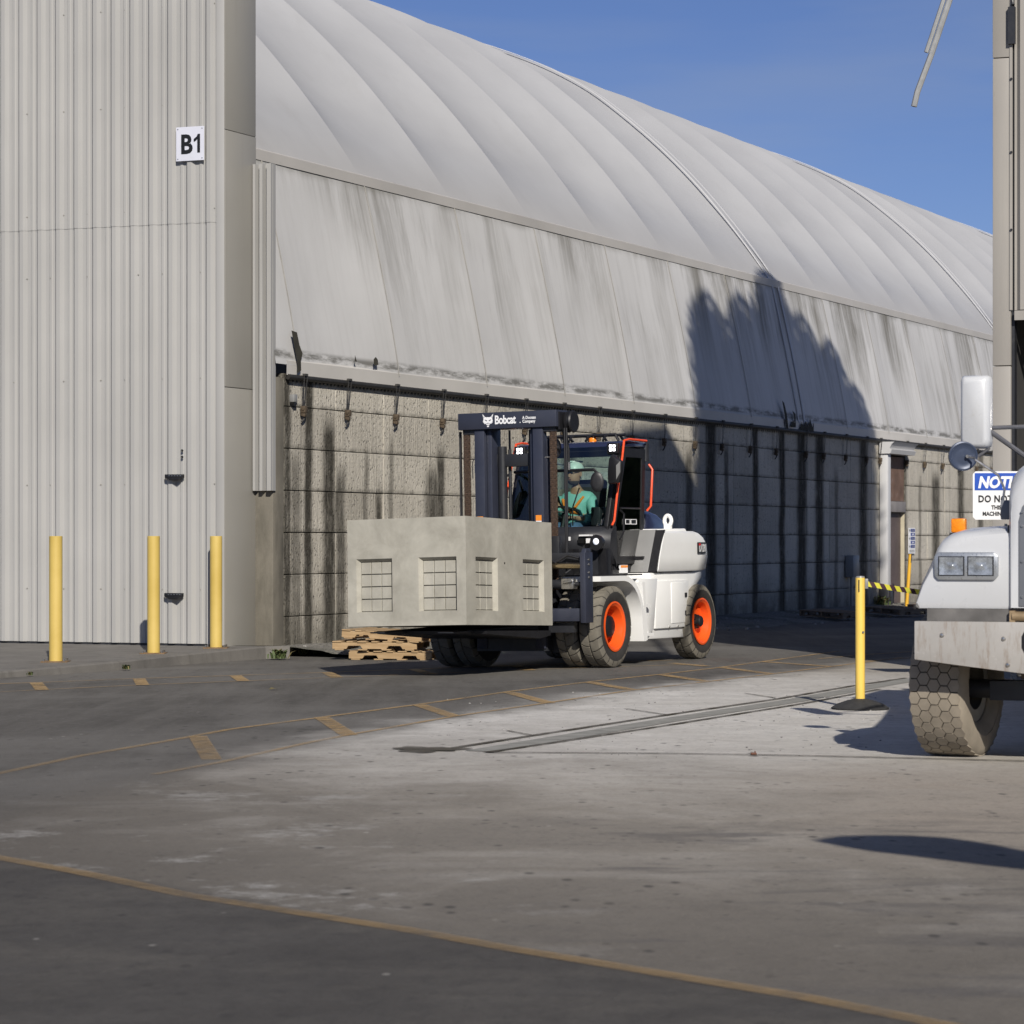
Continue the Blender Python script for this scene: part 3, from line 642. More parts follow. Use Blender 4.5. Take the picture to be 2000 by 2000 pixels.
# double pleat between the bays joined by the wide strap near the shadow
mb = MB(); mb.grid([[(x, .53 if i else .54, 7.16 + .15*i) for i in range(2)] for x in (-.33, 76)]); mb.grid([[(x, .53 + .12*i, 7.31 + .05*i) for i in range(2)] for x in (-.33, 76)])
mb.build('eaves_flashing', mat('eaves_flashing', (.47,.45,.42), .55, 0, .08, .6, dirt=(.3,.28,.25), dirt_amt=-.02, dirt_scale=1.2), hall, recalc=False, smooth=0)
mb = MB(); mb.grid([[(x, -.055, 3.99), (x, -.06, 4.20)] for x in (-.02, 76)]); mb.grid([[(x, -.06, 4.20), (x, .0, 4.24)] for x in (-.02, 76)])
mb.build('skirt_band', mat('skirt_band', (.52,.50,.465), .6, 0, .06, .8, dirt=(.35,.33,.3), dirt_amt=-.06), hall, recalc=False, smooth=0)
mb = MB(); mb.tube([(.02,-.055,3.965),(20,-.055,3.98),(50,-.055,3.965),(76,-.055,3.965)], .042, 10)
for k in range(330):               # fringe of the rope edge under the pipe
    x = .05 + k*.115; mb.add([(x, -.04, 3.94), (x+.075, -.04, 3.94), (x+.06, -.03, 3.905-.01*(k%3)), (x+.02, -.03, 3.905-.01*(k%2))], [(0,1,2,3)])
mb.build('anchor_pipe', mat('dark_pipe', (.035,.033,.03), .6, .3, .3, 5, dirt=(.12,.1,.08), dirt_amt=0), hall)
# rips in the fabric
RIP = mat('rip_dark', (.03,.028,.02), .9, 0, .3, 6, dirt=(.12,.1,.05), dirt_amt=.1)
def rip(s0, z0, pts, name='torn_flap'):
    mb = MB(); mb.add([(s0+x, -.085 + .16*max(0, (z0+z-4.14))/3 - .01 - .012*(i % 2), z0+z) for i, (x, z) in enumerate(pts)], [tuple(range(len(pts)))]); mb.build(name, RIP, hall, smooth=0, recalc=False)
rip(.22, 4.02, [(0,.0),(.10,.05),(.12,.2),(.16,.3),(.10,.42),(.02,.6),(-.12,.62),(-.1,.5),(-.05,.35),(-.01,.15)])
rip(2.62, 4.27, [(0,0),(.12,.02),(.14,.1),(.05,.14),(.0,.1)]); rip(2.0, 4.3, [(0,0),(.05,0),(.02,.1)])
rip(21.6, 4.0, [(0,0),(.12,.0),(.08,.3),(-.1,.55),(-.2,.6),(-.12,.3)]); rip(21.9, 4.05, [(0,0),(.3,.0),(.34,.3),(.1,.36),(.22,.25),(.2,.1),(.05,.12)]); rip(22.5, 4.0, [(0,0),(.9,0),(.95,.22),(.8,.1),(.7,.3),(.55,.1),(.4,.22),(.25,.08),(.1,.18)])
# tie-down straps with ratchets
WEB = mat('dark_webbing', (.05,.048,.045), .8, 0, .2, 20); RUST = mat('rusty_ratchet', (.10,.075,.05), .7, .3, .4, 25, dirt=(.25,.11,.03), dirt_amt=.05)
strap_s = [.46,1.82,3.39,5.02,6.61,8.2,9.8,11.4,13.0,14.6,16.24,17.76,19.41,21.03,23.0,24.2,25.77,27.34,28.38,30.55,32.09,33.68,35.3,36.91,38.4]
ORD = 'first second third fourth fifth sixth seventh eighth ninth tenth eleventh twelfth thirteenth fourteenth fifteenth sixteenth seventeenth eighteenth nineteenth twentieth twenty-first twenty-second twenty-third twenty-fourth twenty-fifth'.split()
wm = MB()
for o in (-.03, .03):
    wm.add([(o*1.6-.014,-.105,4.0),(o*1.6+.014,-.105,4.0),(o*.5+.014,-.07,3.55),(o*.5-.014,-.07,3.55)], [(0,1,2,3)])
wm.bx(-.05,.05,-.115,-.075,4.0,4.03); wme = wm.mesh('webbing', WEB, smooth=0)
rm = MB(); rm.bx(-.035,.035,-.11,-.03,3.46,3.56); rm.cyl((-.05,-.08,3.52),(.05,-.08,3.52),.028,n=12); rm.prism([(-.02,3.48),(-.10,3.45),(-.09,3.40),(-.02,3.42)], 'x', -.02, .04); rme = rm.mesh('ratchet', RUST, bevel=.006)
rf = MB(); rf.tube([(.02,-.06,3.46),(.03,-.06,3.38),(-.01,-.04,3.33)], .014, 6); rfe = rf.mesh('loose_tail', WEB)
for k, s0 in enumerate(strap_s):
    where = ORD[k] + ' tie-down strap with ratchet along the wall, counted from the concrete pier'
    if 28 < s0 < 29: where = 'black tie-down strap hanging right against the white downspout'
    th = thing('tie_down_strap', where, 'strap', hall.matrix_world @ T((s0, random.uniform(-.01,0), 0)), 'tie-down straps along the wall')
    obj('webbing', wme, th); o = obj('ratchet', rme, th); obj('loose_tail', rfe, o)
th = thing('wall_lamp', 'small white box lamp on the block wall beside the concrete pier', 'lamp', hall.matrix_world @ T((.2, 0, 3.62)))
mb = MB(); mb.bx(-.055,.055,-.09,0,-.02,.10); mb.build('housing', MT['fl_grey'], th, bevel=.02)
mb = MB(); mb.bx(-.045,.045,-.085,-.01,-.05,-.02); mb.build('lens', MT['decal_k'], th)
th = thing('safety_sign', 'narrow white sign with blue safety pictograms beside the doorway', 'sign', hall.matrix_world @ T((30.80, -.03, 1.27)) @ Matrix.Diagonal((.9, 1, .52, 1)))
mb = MB(); mb.bx(0,.62,-.012,0,0,1.22); mb.build('panel', mat('sign_white2', (.75,.75,.75), .4, 0, .03), th)
BLUE = mat('sign_blue', (.02,.045,.25), .4, 0, .05)
for k in range(5):
    mb = MB(); mb.bx(.2,.57,-.016,-.012,1.03-k*.19,1.17-k*.19); mb.build('pictogram', BLUE, th)
    mb = MB(); mb.bx(.3,.48,-.018,-.016,1.06-k*.19,1.10-k*.19); mb.bx(.33,.45,-.018,-.016,1.115-k*.19,1.14-k*.19); mb.bx(.05,.15,-.016,-.012,1.05-k*.19,1.14-k*.19); mb.build('print', MT['decal_w'] if k % 2 else MT['fl_grey'], th)
mb = MB(); mb.bx(.07,.55,-.016,-.012,.14,.17); mb.bx(.07,.55,-.016,-.012,.07,.10); mb.build('print', MT['fl_grey'], th)
th = thing('electrical_box', 'small grey electrical box on a conduit against the shaded wall', 'electrical box', hall.matrix_world @ T((26.1, -.02, 0)))
mb = MB(); mb.bx(-.22,.22,-.2,0,.75,1.25); mb.build('cabinet', MT['fl_grey'], th, bevel=.015); mb = MB(); mb.cyl((0,-.08,0),(0,-.08,.78),.03); mb.build('conduit', MT['fl_grey'], th)

# =================================================================== right-hand building
RC = Vector((5.59, 32.16, 0)); RX = Vector((.933,-.36,0)).normalized(); RN = Vector((RX.y, -RX.x, 0))
RN = RN if RN.y < 0 else -RN
rb = thing('metal_shed', 'cream metal clad shed with a wide dark vehicle doorway behind the truck', 'building', Matrix(((RX.x,-RN.x,0,RC.x),(RX.y,-RN.y,0,RC.y),(0,0,1,0),(0,0,0,1))))
SH3 = metal_sheet('warm_cream_trim', (.335,.315,.285)); HR = 15.5; ZD = 4.27
mb = MB(); mb.bx(0, .21, 0, .2, -.2, 3.62); mb.build('corner_post', SH3, rb, bevel=.006)
mb = MB(); mb.bx(0, .21, .004, .2, 3.63, 7.20); mb.build('corner_post', SH3, rb, bevel=.006)
mb = MB(); mb.bx(0, .21, 0, .2, 7.21, HR); mb.build('corner_post', SH3, rb, bevel=.006)
mb = MB(); mb.bx(.212, .245, .06, .2, -.2, HR); mb.build('shadow_gap', MT['charcoal'], rb)
mb = MB(); mb.bx(.20, .232, -.012, .02, ZD, HR); mb.build('edge_trim', SH3, rb)
for k in range(12):
    lo, hi = [], []
    mb = MB()
    for q, d in rib_profile(.915): lo.append((.25+k*.92+q, .03-d, ZD)); hi.append((.25+k*.92+q, .03-d, HR))
    mb.grid([lo, hi]); mb.build('wall_sheet', SH3, rb, smooth=0)
mb = MB(); mb.bx(.25, 12, .07, .2, ZD-.02, HR); mb.bx(11.4, 12, .0, 2.4, -.2, HR); mb.bx(0, 12, 2.3, 2.4, -.2, HR); mb.bx(.02, .2, .2, 2.3, -.2, HR); mb.bx(0, 12, 0.21, 2.4, HR-.1, HR)
mb.build('wall_core', mat('shed_interior', (.04,.038,.036), .9), rb)
mb = MB(); mb.bx(.26, 11.4, -.03, .0, ZD-.12, ZD-.01); mb.build('door_header', SH3, rb)
for z in (5.2, 6.1, 6.95, 7.9): 
    mb = MB(); mb.cyl((.222,-.012,z),(.222,-.03,z),.014,n=8); mb.build('rivet', MT['charcoal'], rb)
mb = MB(); mb.tube([(.235,.0,15),(.235,-.02,7.85),(.245,-.04,7.8)], .022, 8); mb.bx(.19,.27,-.06,.0,7.35,7.78); mb.build('cable_conduit', MT['charcoal'], rb)
# angled pole hanging from an arm above the frame
pa, pb = ray(1785, 208, 27.5), ray(1868, -40, 27.5); dirp = (pb-pa).normalized(); top = pa + dirp*4.2
pole = thing('angled_pole', 'thin pale metal pole hanging at a slant against the blue sky', 'pole', T(pa))
mb = MB(); d1 = dirp*.55; mb.tube([(0,0,0), (.035,0,.15), d1+Vector((.0,0,.0)), top-pa], .03, 8); mb.build('tube', mat('galvanised', (.42,.42,.40), .45, .6, .1, 4), pole)
mb = MB(); mb.tube([d1+Vector((-.05,.02,.02)), top-pa+Vector((-.07,.02,0))], .022, 8); mb.build('brace_tube', bpy.data.materials['galvanised'], pole)
rt = RC + RX*1.5 + Vector((0,0,HR-.4)) - pa; mb = MB(); mb.tube([top-pa, rt], .05, 8); mb.build('support_arm', bpy.data.materials['galvanised'], pole)
# notice sign on a post
np_ = ray(1900, 1015, 30.6)
ns = thing('notice_sign', 'white and blue notice sign on a post behind the white truck', 'sign', plane_M(np_, (.995,-.1,0), (0,0,1)))
sw_, sh_ = .80, .535
mb = MB(); mb.prism([(.03,0),(sw_-.03,0),(sw_,.03),(sw_,sh_-.03),(sw_-.03,sh_),(.03,sh_),(0,sh_-.03),(0,.03)], 'z', 0, .006); mb.build('panel', mat('notice_white', (.78,.78,.78), .4, 0, .03), ns)
mb = MB(); mb.bx(.02,sw_-.02,.325,.515,.006,.009); mb.build('blue_band', mat('notice_blue', (.012,.075,.42), .4, 0, .04), ns)
t_ = text('lettering', 'NOTICE', MT['decal_w'], ns, T((.055,.355,.010)) @ Matrix.Shear('XZ', 4, (0,0)), .172, .008, .86, .001)
for v_ in t_.data.vertices: v_.co.x += (v_.co.y-.355)*.18
text('lettering', 'DO NOT ENTER', MT['decal_k'], ns, T((sw_/2,.195,.010)), .105, .003, .84, .001, 'CENTER', 1.08)
text('lettering', 'THIS DOOR FOR', MT['decal_k'], ns, T((sw_/2,.115,.010)), .062, .002, .85, .001, 'CENTER')
text('lettering', 'MACHINE ACCESS ONLY', MT['decal_k'], ns, T((sw_/2,.045,.010)), .062, .002, .85, .001, 'CENTER')
mb = MB(); mb.bx(.42,.48,-1.95,.5,-.06,-.002); mb.build('post', MT['steel'], ns)
# =================================================================== forklift
FM = frame((.235, 35.40, -.022), (-.458, -.889), roll=R_(1.0))
fl = thing('forklift', 'large white and navy forklift with orange wheels carrying a concrete vault', 'forklift', FM)
def part(mb, name, m, parent=fl, **k): return mb.build(name, m, parent, **k)
# ---- wheels
def tyre_mesh(R, w, r_in, nlug, name, mats, depth=.018):
    mb = MB(); h = w/2; Ri = R - depth
    mb.mi = 0
    mb.lathe([(r_in, -h*.72), (r_in+.03, -h*.9), ((r_in+R)/2, -h*1.0), (Ri-.05, -h*.98), (Ri-.012, -h*.86), (Ri, -h*.7)], 56)
    mb.lathe([(r_in, h*.72), (r_in+.03, h*.9), ((r_in+R)/2, h*1.0), (Ri-.05, h*.98), (Ri-.012, h*.86), (Ri, h*.7)], 56)
    mb.lathe([(r_in, -h*.72), (r_in, h*.72)], 56)
    mb.mi = 1; mb.lathe([(Ri, -h*.72), (Ri, h*.72)], 56)
    for side in (-1, 1):
        for k in range(nlug):
            a0 = 2*math.pi*(k + (.5 if side > 0 else 0))/nlug; da = 2*math.pi/nlug*.86
            vs_ = []
            for (y_, rr, sk) in ((.012, R, .0), (h*.48, R*.999, .10), (h*.80, R-.008, .28), (h*.985, R-.055, .4)):
                for q in (0, .33, .67, 1):
                    a = a0 + da*q + sk*2*math.pi/nlug; vs_.append((rr*math.cos(a), side*y_, rr*math.sin(a)))
            inn = []
            for (y_, rr, sk) in ((.012, Ri-.004, .0), (h*.48, Ri-.004, .10), (h*.80, Ri-.02, .28), (h*.985, R-.085, .4)):
                for q in (0, .33, .67, 1):
                    a = a0 + da*q + sk*2*math.pi/nlug; inn.append((rr*math.cos(a), side*y_, rr*math.sin(a)))
            n = 4; top = [(i*n+j, i*n+j+1, (i+1)*n+j+1, (i+1)*n+j) for i in range(3) for j in range(3)]
            sides = [(i*n, (i+1)*n, 16+(i+1)*n, 16+i*n) for i in range(3)] + [(i*n+3, (i+1)*n+3, 16+(i+1)*n+3, 16+i*n+3) for i in range(3)] + [(j, j+1, 17+j, 16+j) for j in range(3)] + [(12+j, 13+j, 29+j, 28+j) for j in range(3)]
            mb.add(vs_+inn, top+sides)
    return mb.mesh(name, mats, smooth=35)
def rim_mesh(r, w, dish, name, mats):
    mb = MB(); h = w/2
    mb.lathe([(r+.012, h*.80), (r+.018, h*.93), (r-.004, h*.95), (r-.018, h*.86), (r-.035, h*.80), (r-.05, h*.4), (r-.055, h-dish), (r*.55, h-dish-.015), (.13, h-dish), (.0, h-dish)], 48)
    mb.lathe([(r+.012, h*.80), (r+.012, -h*.7)], 48)
    return mb.mesh(name, mats, smooth=40)
FT = tyre_mesh(.515, .30, .30, 22, 'tyre', [MT['rubber'], MT['tread']]); RT = tyre_mesh(.505, .29, .30, 22, 'tyre', [MT['rubber'], MT['tread']])
FRim = rim_mesh(.30, .30, .19, 'rim', MT['orange']); RRim = rim_mesh(.30, .30, .12, 'rim', MT['orange'])
mb = MB(); mb.lathe([(0,.135),(.11,.135),(.135,.12),(.145,.02),(.15,.0),(.15,-.06)], 28)
for k in range(10): a = 2*math.pi*k/10; mb.cyl((.2*math.cos(a), -.04, .2*math.sin(a)), (.2*math.cos(a), -.0, .2*math.sin(a)), .017, n=6)
FHub = mb.mesh('hub', MT['black'], smooth=35)
mb = MB(); mb.lathe([(0,.10),(.06,.10),(.075,.085),(.08,.02),(.10,.01),(.11,-.05)], 28)
for k in range(8): a = 2*math.pi*k/8; mb.cyl((.085*math.cos(a), .0, .085*math.sin(a)), (.085*math.cos(a), .045, .085*math.sin(a)), .014, n=6)
RHub = mb.mesh('hub', MT['black'], smooth=35)
for y_, sd in ((1.07, 1), (.74, 1), (-1.07, -1), (-.74, -1)):
    t0 = obj('front_tyre', FT, fl, (0, y_, .513)); t0.rotation_euler = (0, random.uniform(0, 1), 0 if sd > 0 else math.pi)
    obj('rim', FRim, t0); o = obj('hub', FHub, t0, (0, -.05, 0))
for y_, sd in ((1.0, 1), (-1.0, -1)):
    t0 = obj('rear_tyre', RT, fl, (-2.93, y_, .503)); t0.rotation_euler = (0, .3, 0 if sd > 0 else math.pi)
    obj('rim', RRim, t0); obj('hub', RHub, t0, (0, .03, 0))
mb = MB(); mb.cyl((0,-1.0,.5),(0,1.0,.5),.15,n=20); mb.bx(-.2,.2,-.55,.55,.3,.72); part(mb, 'front_axle', MT['black'])
mb = MB(); mb.bx(-3.05,-2.8,-.9,.9,.42,.6); part(mb, 'rear_axle', MT['black'])
# ---- chassis
Wh = MT['fl_white']
mb = MB()
side = [(-.98,.31),(-2.62,.30),(-2.66,.62),(-2.78,.84),(-2.95,1.0),(-3.12,1.10),(-3.12,1.175),(-1.42,1.175),(-1.42,1.105),(-.86,1.105),(-.80,.9),(-.86,.6)]
mb.prism(side, 'y', .55, 1.06); mb.prism(side, 'y', -1.06, -.55); part(mb, 'chassis', Wh, bevel=.018)
mb = MB(); mb.bx(-2.6,.35,-.55,.55,.32,1.1); part(mb, 'centre_frame', MT['charcoal'])
for sd in (1, -1):
    mb = MB(); mb.prism([(-1.48,.44),(-2.55,.44),(-2.60,1.07),(-1.55,1.07)], 'y', *(sorted((sd*1.055, sd*1.095)))); part(mb, 'side_panel', MT['fl_white'], bevel=.012)
    mb = MB(); mb.bx(-2.50,-2.0,*sorted((sd*1.09, sd*1.103)),.50,1.04); d_ = part(mb, 'access_door', MT['fl_white'], bevel=.004)
    for z_ in (.87,.63): mb = MB(); mb.bx(-2.49,-2.43,*sorted((sd*1.10, sd*1.114)),z_-.03,z_+.03); part(mb, 'latch', MT['black'], d_)
    for x_ in (-1.92,-2.2,-2.48): mb = MB(); mb.cyl((x_,sd*1.09,.46),(x_,sd*1.108,.46),.012,n=8); part(mb, 'bolt', MT['steel'], d_)
    # lower chamfer plate, front gusset and steps
    mb = MB(); mb.prism([(-1.1,.30),(-1.38,.44),(-1.52,1.1),(-.9,1.1),(-.98,.5)], 'y', *sorted((sd*1.05, sd*1.12))); part(mb, 'front_gusset', Wh, bevel=.01)
    mb = MB(); mb.bx(-1.12,-.86,*sorted((sd*1.0, sd*1.20)),.735,.775); mb.prism([(-.86,.735),(-1.1,.735),(-.86,.60)], 'y', *sorted((sd*1.12, sd*1.14))); part(mb, 'step', Wh)
    mb = MB(); mb.bx(-1.2,-.98,*sorted((sd*1.0, sd*1.20)),.36,.40); part(mb, 'step', Wh)
    # fender: flat top, arc down behind the wheel
    arc = [(.42,1.15),(-.30,1.15)] + [(-.30 - .58*math.sin(a), .57 + .58*math.cos(a)) for a in [R_(q) for q in (12,24,36,48,60,72,84,90)]] + [(-.93,.30)]
    inn = [(-.86,.30)] + [(-.29 - .53*math.sin(a), .55 + .53*math.cos(a)) for a in [R_(q) for q in (90,84,72,60,48,36,24,12)]] + [(-.30,1.085),(.42,1.085)]
    mb = MB(); mb.prism(arc + inn, 'y', *sorted((sd*.60, sd*1.215))); part(mb, 'fender', Wh, smooth=35)
    mb = MB(); mb.prism([(-.98,.31),(-.92,.31),(-.84,1.06),(-.92,1.06)], 'y', *sorted((sd*1.10, sd*1.21))); part(mb, 'fender_stay', Wh)
    mb = MB(); mb.bx(-.95,.3,*sorted((sd*.62, sd*1.16)),1.151,1.168); part(mb, 'tread_plate', MT['black'])
# ---- counterweight
def cw_ring(z, xf, xr, yh, rc, ins=.04):
    pts = []; n = 8
    pts.append((-2.80, yh, z))
    for (cx, cy, a0) in ((xr+rc, yh-ins-rc, 90), (xr+rc, -(yh-ins-rc), 180)):
        for k in range(n+1): a = R_(a0 + 90*k/n); pts.append((cx + rc*math.cos(a), cy + rc*math.sin(a), z))
    pts += [(-2.80, -yh, z), (xf, -yh, z), (xf, yh, z)]; return pts
mb = MB(); mb.loft([cw_ring(1.19,-1.56,-3.36,1.10,.30), cw_ring(1.215,-1.565,-3.48,1.115,.34), cw_ring(1.38,-1.62,-3.58,1.115,.36), cw_ring(1.55,-1.70,-3.54,1.115,.36), cw_ring(1.64,-1.76,-3.44,1.11,.36), cw_ring(1.70,-1.80,-3.28,1.10,.34), cw_ring(1.725,-1.815,-3.12,1.07,.28)])
cw = part(mb, 'counterweight', Wh, smooth=38)
mb = MB(); mb.prism([(-1.82,1.72),(-2.90,1.72),(-2.84,1.765),(-1.84,1.755)], 'y', -.95, .95); part(mb, 'top_cap', Wh, cw, bevel=.015)
# lifting eye
mb = MB(); ring = [Vector((-2.55, .82 + .05*math.cos(R_(q)), 1.87 + .07*math.sin(R_(q)))) for q in range(0, 360, 20)]
mb.tube(ring, .028, 8, closed=True); mb.bx(-2.585,-2.515,.775,.865,1.74,1.81); part(mb, 'lifting_eye', Wh, cw)
# model plate on the rear corner
nrm = Vector((-.10,.995,0)).normalized(); c0 = Vector((-3.02, 1.10, 1.50)); rt = Vector((0,0,1)).cross(nrm)
mb = MB(); PMx = plane_M(c0 + nrm*.012 - rt*.14, rt, (0,0,1)); mb.bx(-.03,.31,-.075,.075,-.012,.0,PMx); mp = part(mb, 'model_plate', MT['decal_k'], cw)
text('plate_lettering', 'D120', MT['decal_w'], mp, PMx @ T((.0,-.052,.003)), .145, .004, .92, .001)
mb = MB(); mb.bx(.0,.07,.03,.06,.002,.006,PMx); part(mb, 'red_accent', MT['decal_r'], mp)
# ---- engine hood and side covers
mb = MB(); hp = [(-1.98,1.2),(-1.98,1.99)] + [(-2.02,2.0),(-2.45,2.0),(-2.7,1.965),(-2.95,1.87),(-3.12,1.77),(-3.2,1.70),(-3.2,1.2)]
mb.prism(hp, 'y', -.6, .6); part(mb, 'engine_hood', MT['hood_navy'], bevel=.05, seg=3, smooth=40)
for sd in (1,-1):
    mb = MB(); mb.prism([(-1.86,1.15),(-2.3,1.15),(-2.46,1.745),(-1.88,1.745)], 'y', *sorted((sd*.55, sd*.78))); part(mb, 'engine_cover', MT['fl_grey'], bevel=.02)
    mb = MB(); mb.prism([(-2.29,1.18),(-2.42,1.18),(-2.62,1.75),(-2.45,1.75)], 'y', *sorted((sd*.55, sd*.80))); part(mb, 'cover_seal', MT['black'])
    mb = MB(); mb.bx(-2.25,-1.93,*sorted((sd*.78, sd*.80)),1.36,1.395); mb.cyl((-1.95,sd*.78,1.51),(-1.95,sd*.82,1.51),.025,n=12); part(mb, 'cover_latch', MT['black'])
    mb = MB(); mb.bx(-2.35,-1.86,*sorted((sd*.55,sd*.79)),1.255,1.275); part(mb, 'cover_gap', MT['black'])
    mb = MB(); mb.prism([(-1.50,1.185),(-1.57,1.185),(-1.84,1.745),(-1.77,1.745)], 'y', *sorted((sd*.72,sd*.985))); part(mb, 'rear_cover', MT['fl_grey'], bevel=.01)
    mb = MB(); mb.prism([(-1.51,1.188),(-1.565,1.188),(-1.835,1.74),(-1.78,1.74)], 'y', *sorted((sd*.985,sd*1.10))); part(mb, 'cover_seal', MT['black'])
    mb = MB(); mb.bx(-1.60,-1.555,*sorted((sd*.74,sd*.90)),1.36,1.395); part(mb, 'cover_latch', MT['black'])
# ---- cab
cab = MB(); K = MT['black']
def bar(mb, p, q, w): mb.tube([p, q], w, 6)
yb_ = .735
FB, FTp, RB, RTp = -.86, -1.22, -1.86, -2.0     # front bottom/top, rear bottom/top (x)
mb = MB()
for sd in (1,-1):
    Y0, Y1 = sorted((sd*(yb_-.07), sd*yb_))
    mb.prism([(FB+.03,1.78),(FB-.06,1.78),(FTp-.07,2.86),(FTp+.02,2.86)], 'y', Y0, Y1)
    mb.prism([(RB+.08,1.20),(RB-.04,1.20),(RTp-.02,2.86),(RTp+.10,2.86)], 'y', Y0, Y1)
    mb.prism([(FB+.03,1.78),(FB-.06,1.78),(FB-.20,1.30),(FB-.08,1.26)], 'y', Y0, Y1)
    mb.bx(RB,-.95,Y0,Y1,1.22,1.30)
mb.bx(RTp-.02,RTp+.06,-yb_,yb_,2.74,2.86); mb.bx(RB-.04,RB+.04,-yb_,yb_,1.2,1.95)
part(mb, 'cab_frame', K, bevel=.012)
mb = MB(); mb.prism([(FTp+.06,2.835),(FTp-.01,2.90),(-1.5,2.925),(RTp-.05,2.91),(RTp-.08,2.84)], 'y', -yb_-.02, yb_+.02); part(mb, 'roof', MT['hood_navy'], bevel=.02)
mb = MB(); mb.bx(-1.9,-.9,-.7,.7,1.2,1.26); part(mb, 'cab_floor', K)
mb = MB()
for y_ in (-.5,-.25,0,.25,.5): mb.tube([(-1.22,y_,2.92),(-1.30,y_,2.985),(-1.45,y_,3.01),(-1.75,y_,3.01),(-1.9,y_,2.92)], .018, 6)
mb.tube([(-1.36,-.62,3.0),(-1.36,.62,3.0)], .02, 6); mb.tube([(-1.7,-.6,3.01),(-1.7,.6,3.01)], .02, 6); mb.tube([(-1.36,-.62,3.0),(-1.36,-.66,2.92)], .02, 6); mb.tube([(-1.36,.62,3.0),(-1.36,.66,2.92)], .02, 6); part(mb, 'roof_guard', K)
mb = MB(); mb.lathe([(.0,.09),(.04,.085),(.055,.05),(.055,0)], 16, T((-1.75,.1,2.93)) @ Matrix.Rotation(R_(90),4,'X')); part(mb, 'beacon', mat('orange_beacon', (.9,.25,.02), .2, 0, .05))
# windscreen (slightly curved) and other glass
def ws_pts(n=10, bow=.10):
    r0, r1 = [], []
    for i in range(n+1):
        y_ = -yb_+.05 + (2*yb_-.1)*i/n; b = bow*(1-(y_/yb_)**2); r0.append((FB+.02+b, y_, 1.80)); r1.append((FTp+.01+b, y_, 2.84))
    return [r0, r1]
mb = MB(); mb.grid(ws_pts()); part(mb, 'windscreen', MT['glass'], recalc=False)
mb = MB(); mb.grid([[(x-.05, y, z) for x, y, z in r] for r in [[(FTp+.04, -.66, 2.785), (FTp+.04, .66, 2.785)], [(FTp+.01, -.66, 2.84), (FTp+.01, .66, 2.84)]]]); part(mb, 'sun_visor', MT['black'], recalc=False)
mb = MB(); mb.grid([[(RTp+.02,-.66,2.74),(RTp+.02,.66,2.74)],[(RB+.0,-.66,1.95),(RB+.0,.66,1.95)]]); part(mb, 'rear_window', MT['glass'], recalc=False)
mb = MB(); mb.prism([(-.95,1.36),(-1.80,1.36),(-1.93,2.76),(-1.30,2.76),(-.98,1.80)], 'y', -yb_+.02, -yb_+.028); part(mb, 'side_window', MT['glass'])
# door on the near side: frame, glass, handle
mb = MB(); dpo = [(-.93,1.30),(-1.84,1.30),(-1.965,2.82),(-1.26,2.82),(-.90,1.80)]; dpi = [(-1.08,1.40),(-1.76,1.40),(-1.86,2.70),(-1.345,2.70),(-1.0,1.80)]
n = 5; vs_ = []
for y_ in (yb_+.005, yb_+.035): vs_ += [(x,y_,z) for x,z in dpo] + [(x,y_,z) for x,z in dpi]
fs = []
for i in range(5):
    j = (i+1) % 5
    fs += [(i,j,5+j,5+i), (10+i,15+i,15+j,10+j), (i,10+i,10+j,j), (5+i,5+j,15+j,15+i)]
mb.add(vs_, fs); dr = part(mb, 'door', K)
mb = MB(); mb.prism(dpi, 'y', yb_+.018, yb_+.024); part(mb, 'door_glass', MT['doorglass'], dr)
mb = MB()
for y_ in (yb_+.03,): mb.tube([(-1.18,y_,2.03),(-1.80,y_,2.03)], .012, 6)
part(mb, 'window_bar', K, dr)
mb = MB()
for (x0,x1) in ((-1.42,-1.28),(-1.62,-1.45)):
    mb.tube([(x0,yb_+.045,1.88),(x1,yb_+.045,1.88),(x1,yb_+.045,1.82),(x0,yb_+.045,1.82)], .006, 6, closed=True)
part(mb, 'handle_trim', MT['decal_w'], dr); mb = MB(); mb.bx(-1.63,-1.27,yb_+.02,yb_+.042,1.815,1.885); part(mb, 'handle', K, dr)
mb = MB(); mb.tube([(-1.02,yb_+.08,1.62),(-1.10,yb_+.10,1.72),(-1.12,yb_+.10,1.95),(-1.05,yb_+.08,2.0)], .014, 6); part(mb, 'door_mirror_arm', K, dr)
# orange rails
for sd in (1,-1):
    yy = sd*(yb_+.06)
    mb = MB(); mb.tube([(FB+.03,yy,1.80),(FB-.02,yy+sd*.01,1.86),(-1.0,yy+sd*.015,2.30),(-1.16,yy+sd*.01,2.70),(FTp-.02,yy,2.90)], .015, 8); part(mb, 'grab_rail', MT['rail'])
    mb = MB(); mb.tube([(FTp-.02,yy,2.91),(-1.4,yy,2.935),(-1.95,yy,2.93)], .015, 8); part(mb, 'roof_rail', MT['rail'])
    mb = MB(); mb.tube([(-1.97,yy-sd*.02,2.0),(-1.99,yy+sd*.03,2.06),(-2.06,yy+sd*.03,2.55),(-2.06,yy-sd*.02,2.62)], .016, 8); part(mb, 'grab_rail', MT['rail'])
    # work lamps
    mb = MB(); mb.bx(FTp+.02,FTp+.10,*sorted((sd*.60,sd*.76)),2.74,2.88); wl_ = part(mb, 'work_lamp', K, bevel=.012)
    for q_ in (0,1):
        for r_ in (0,1): mb = MB(); mb.bx(FTp+.10,FTp+.104,*sorted((sd*(.64+q_*.05),sd*(.672+q_*.05))),2.775+r_*.048,2.808+r_*.048); part(mb, 'lens', MT['led'], wl_)
    mb = MB(); mb.cyl((RTp-.05,sd*.72,2.66),(RTp-.05,sd*.72,2.90),.06,n=14); part(mb, 'rear_lamp', MT['charcoal'])
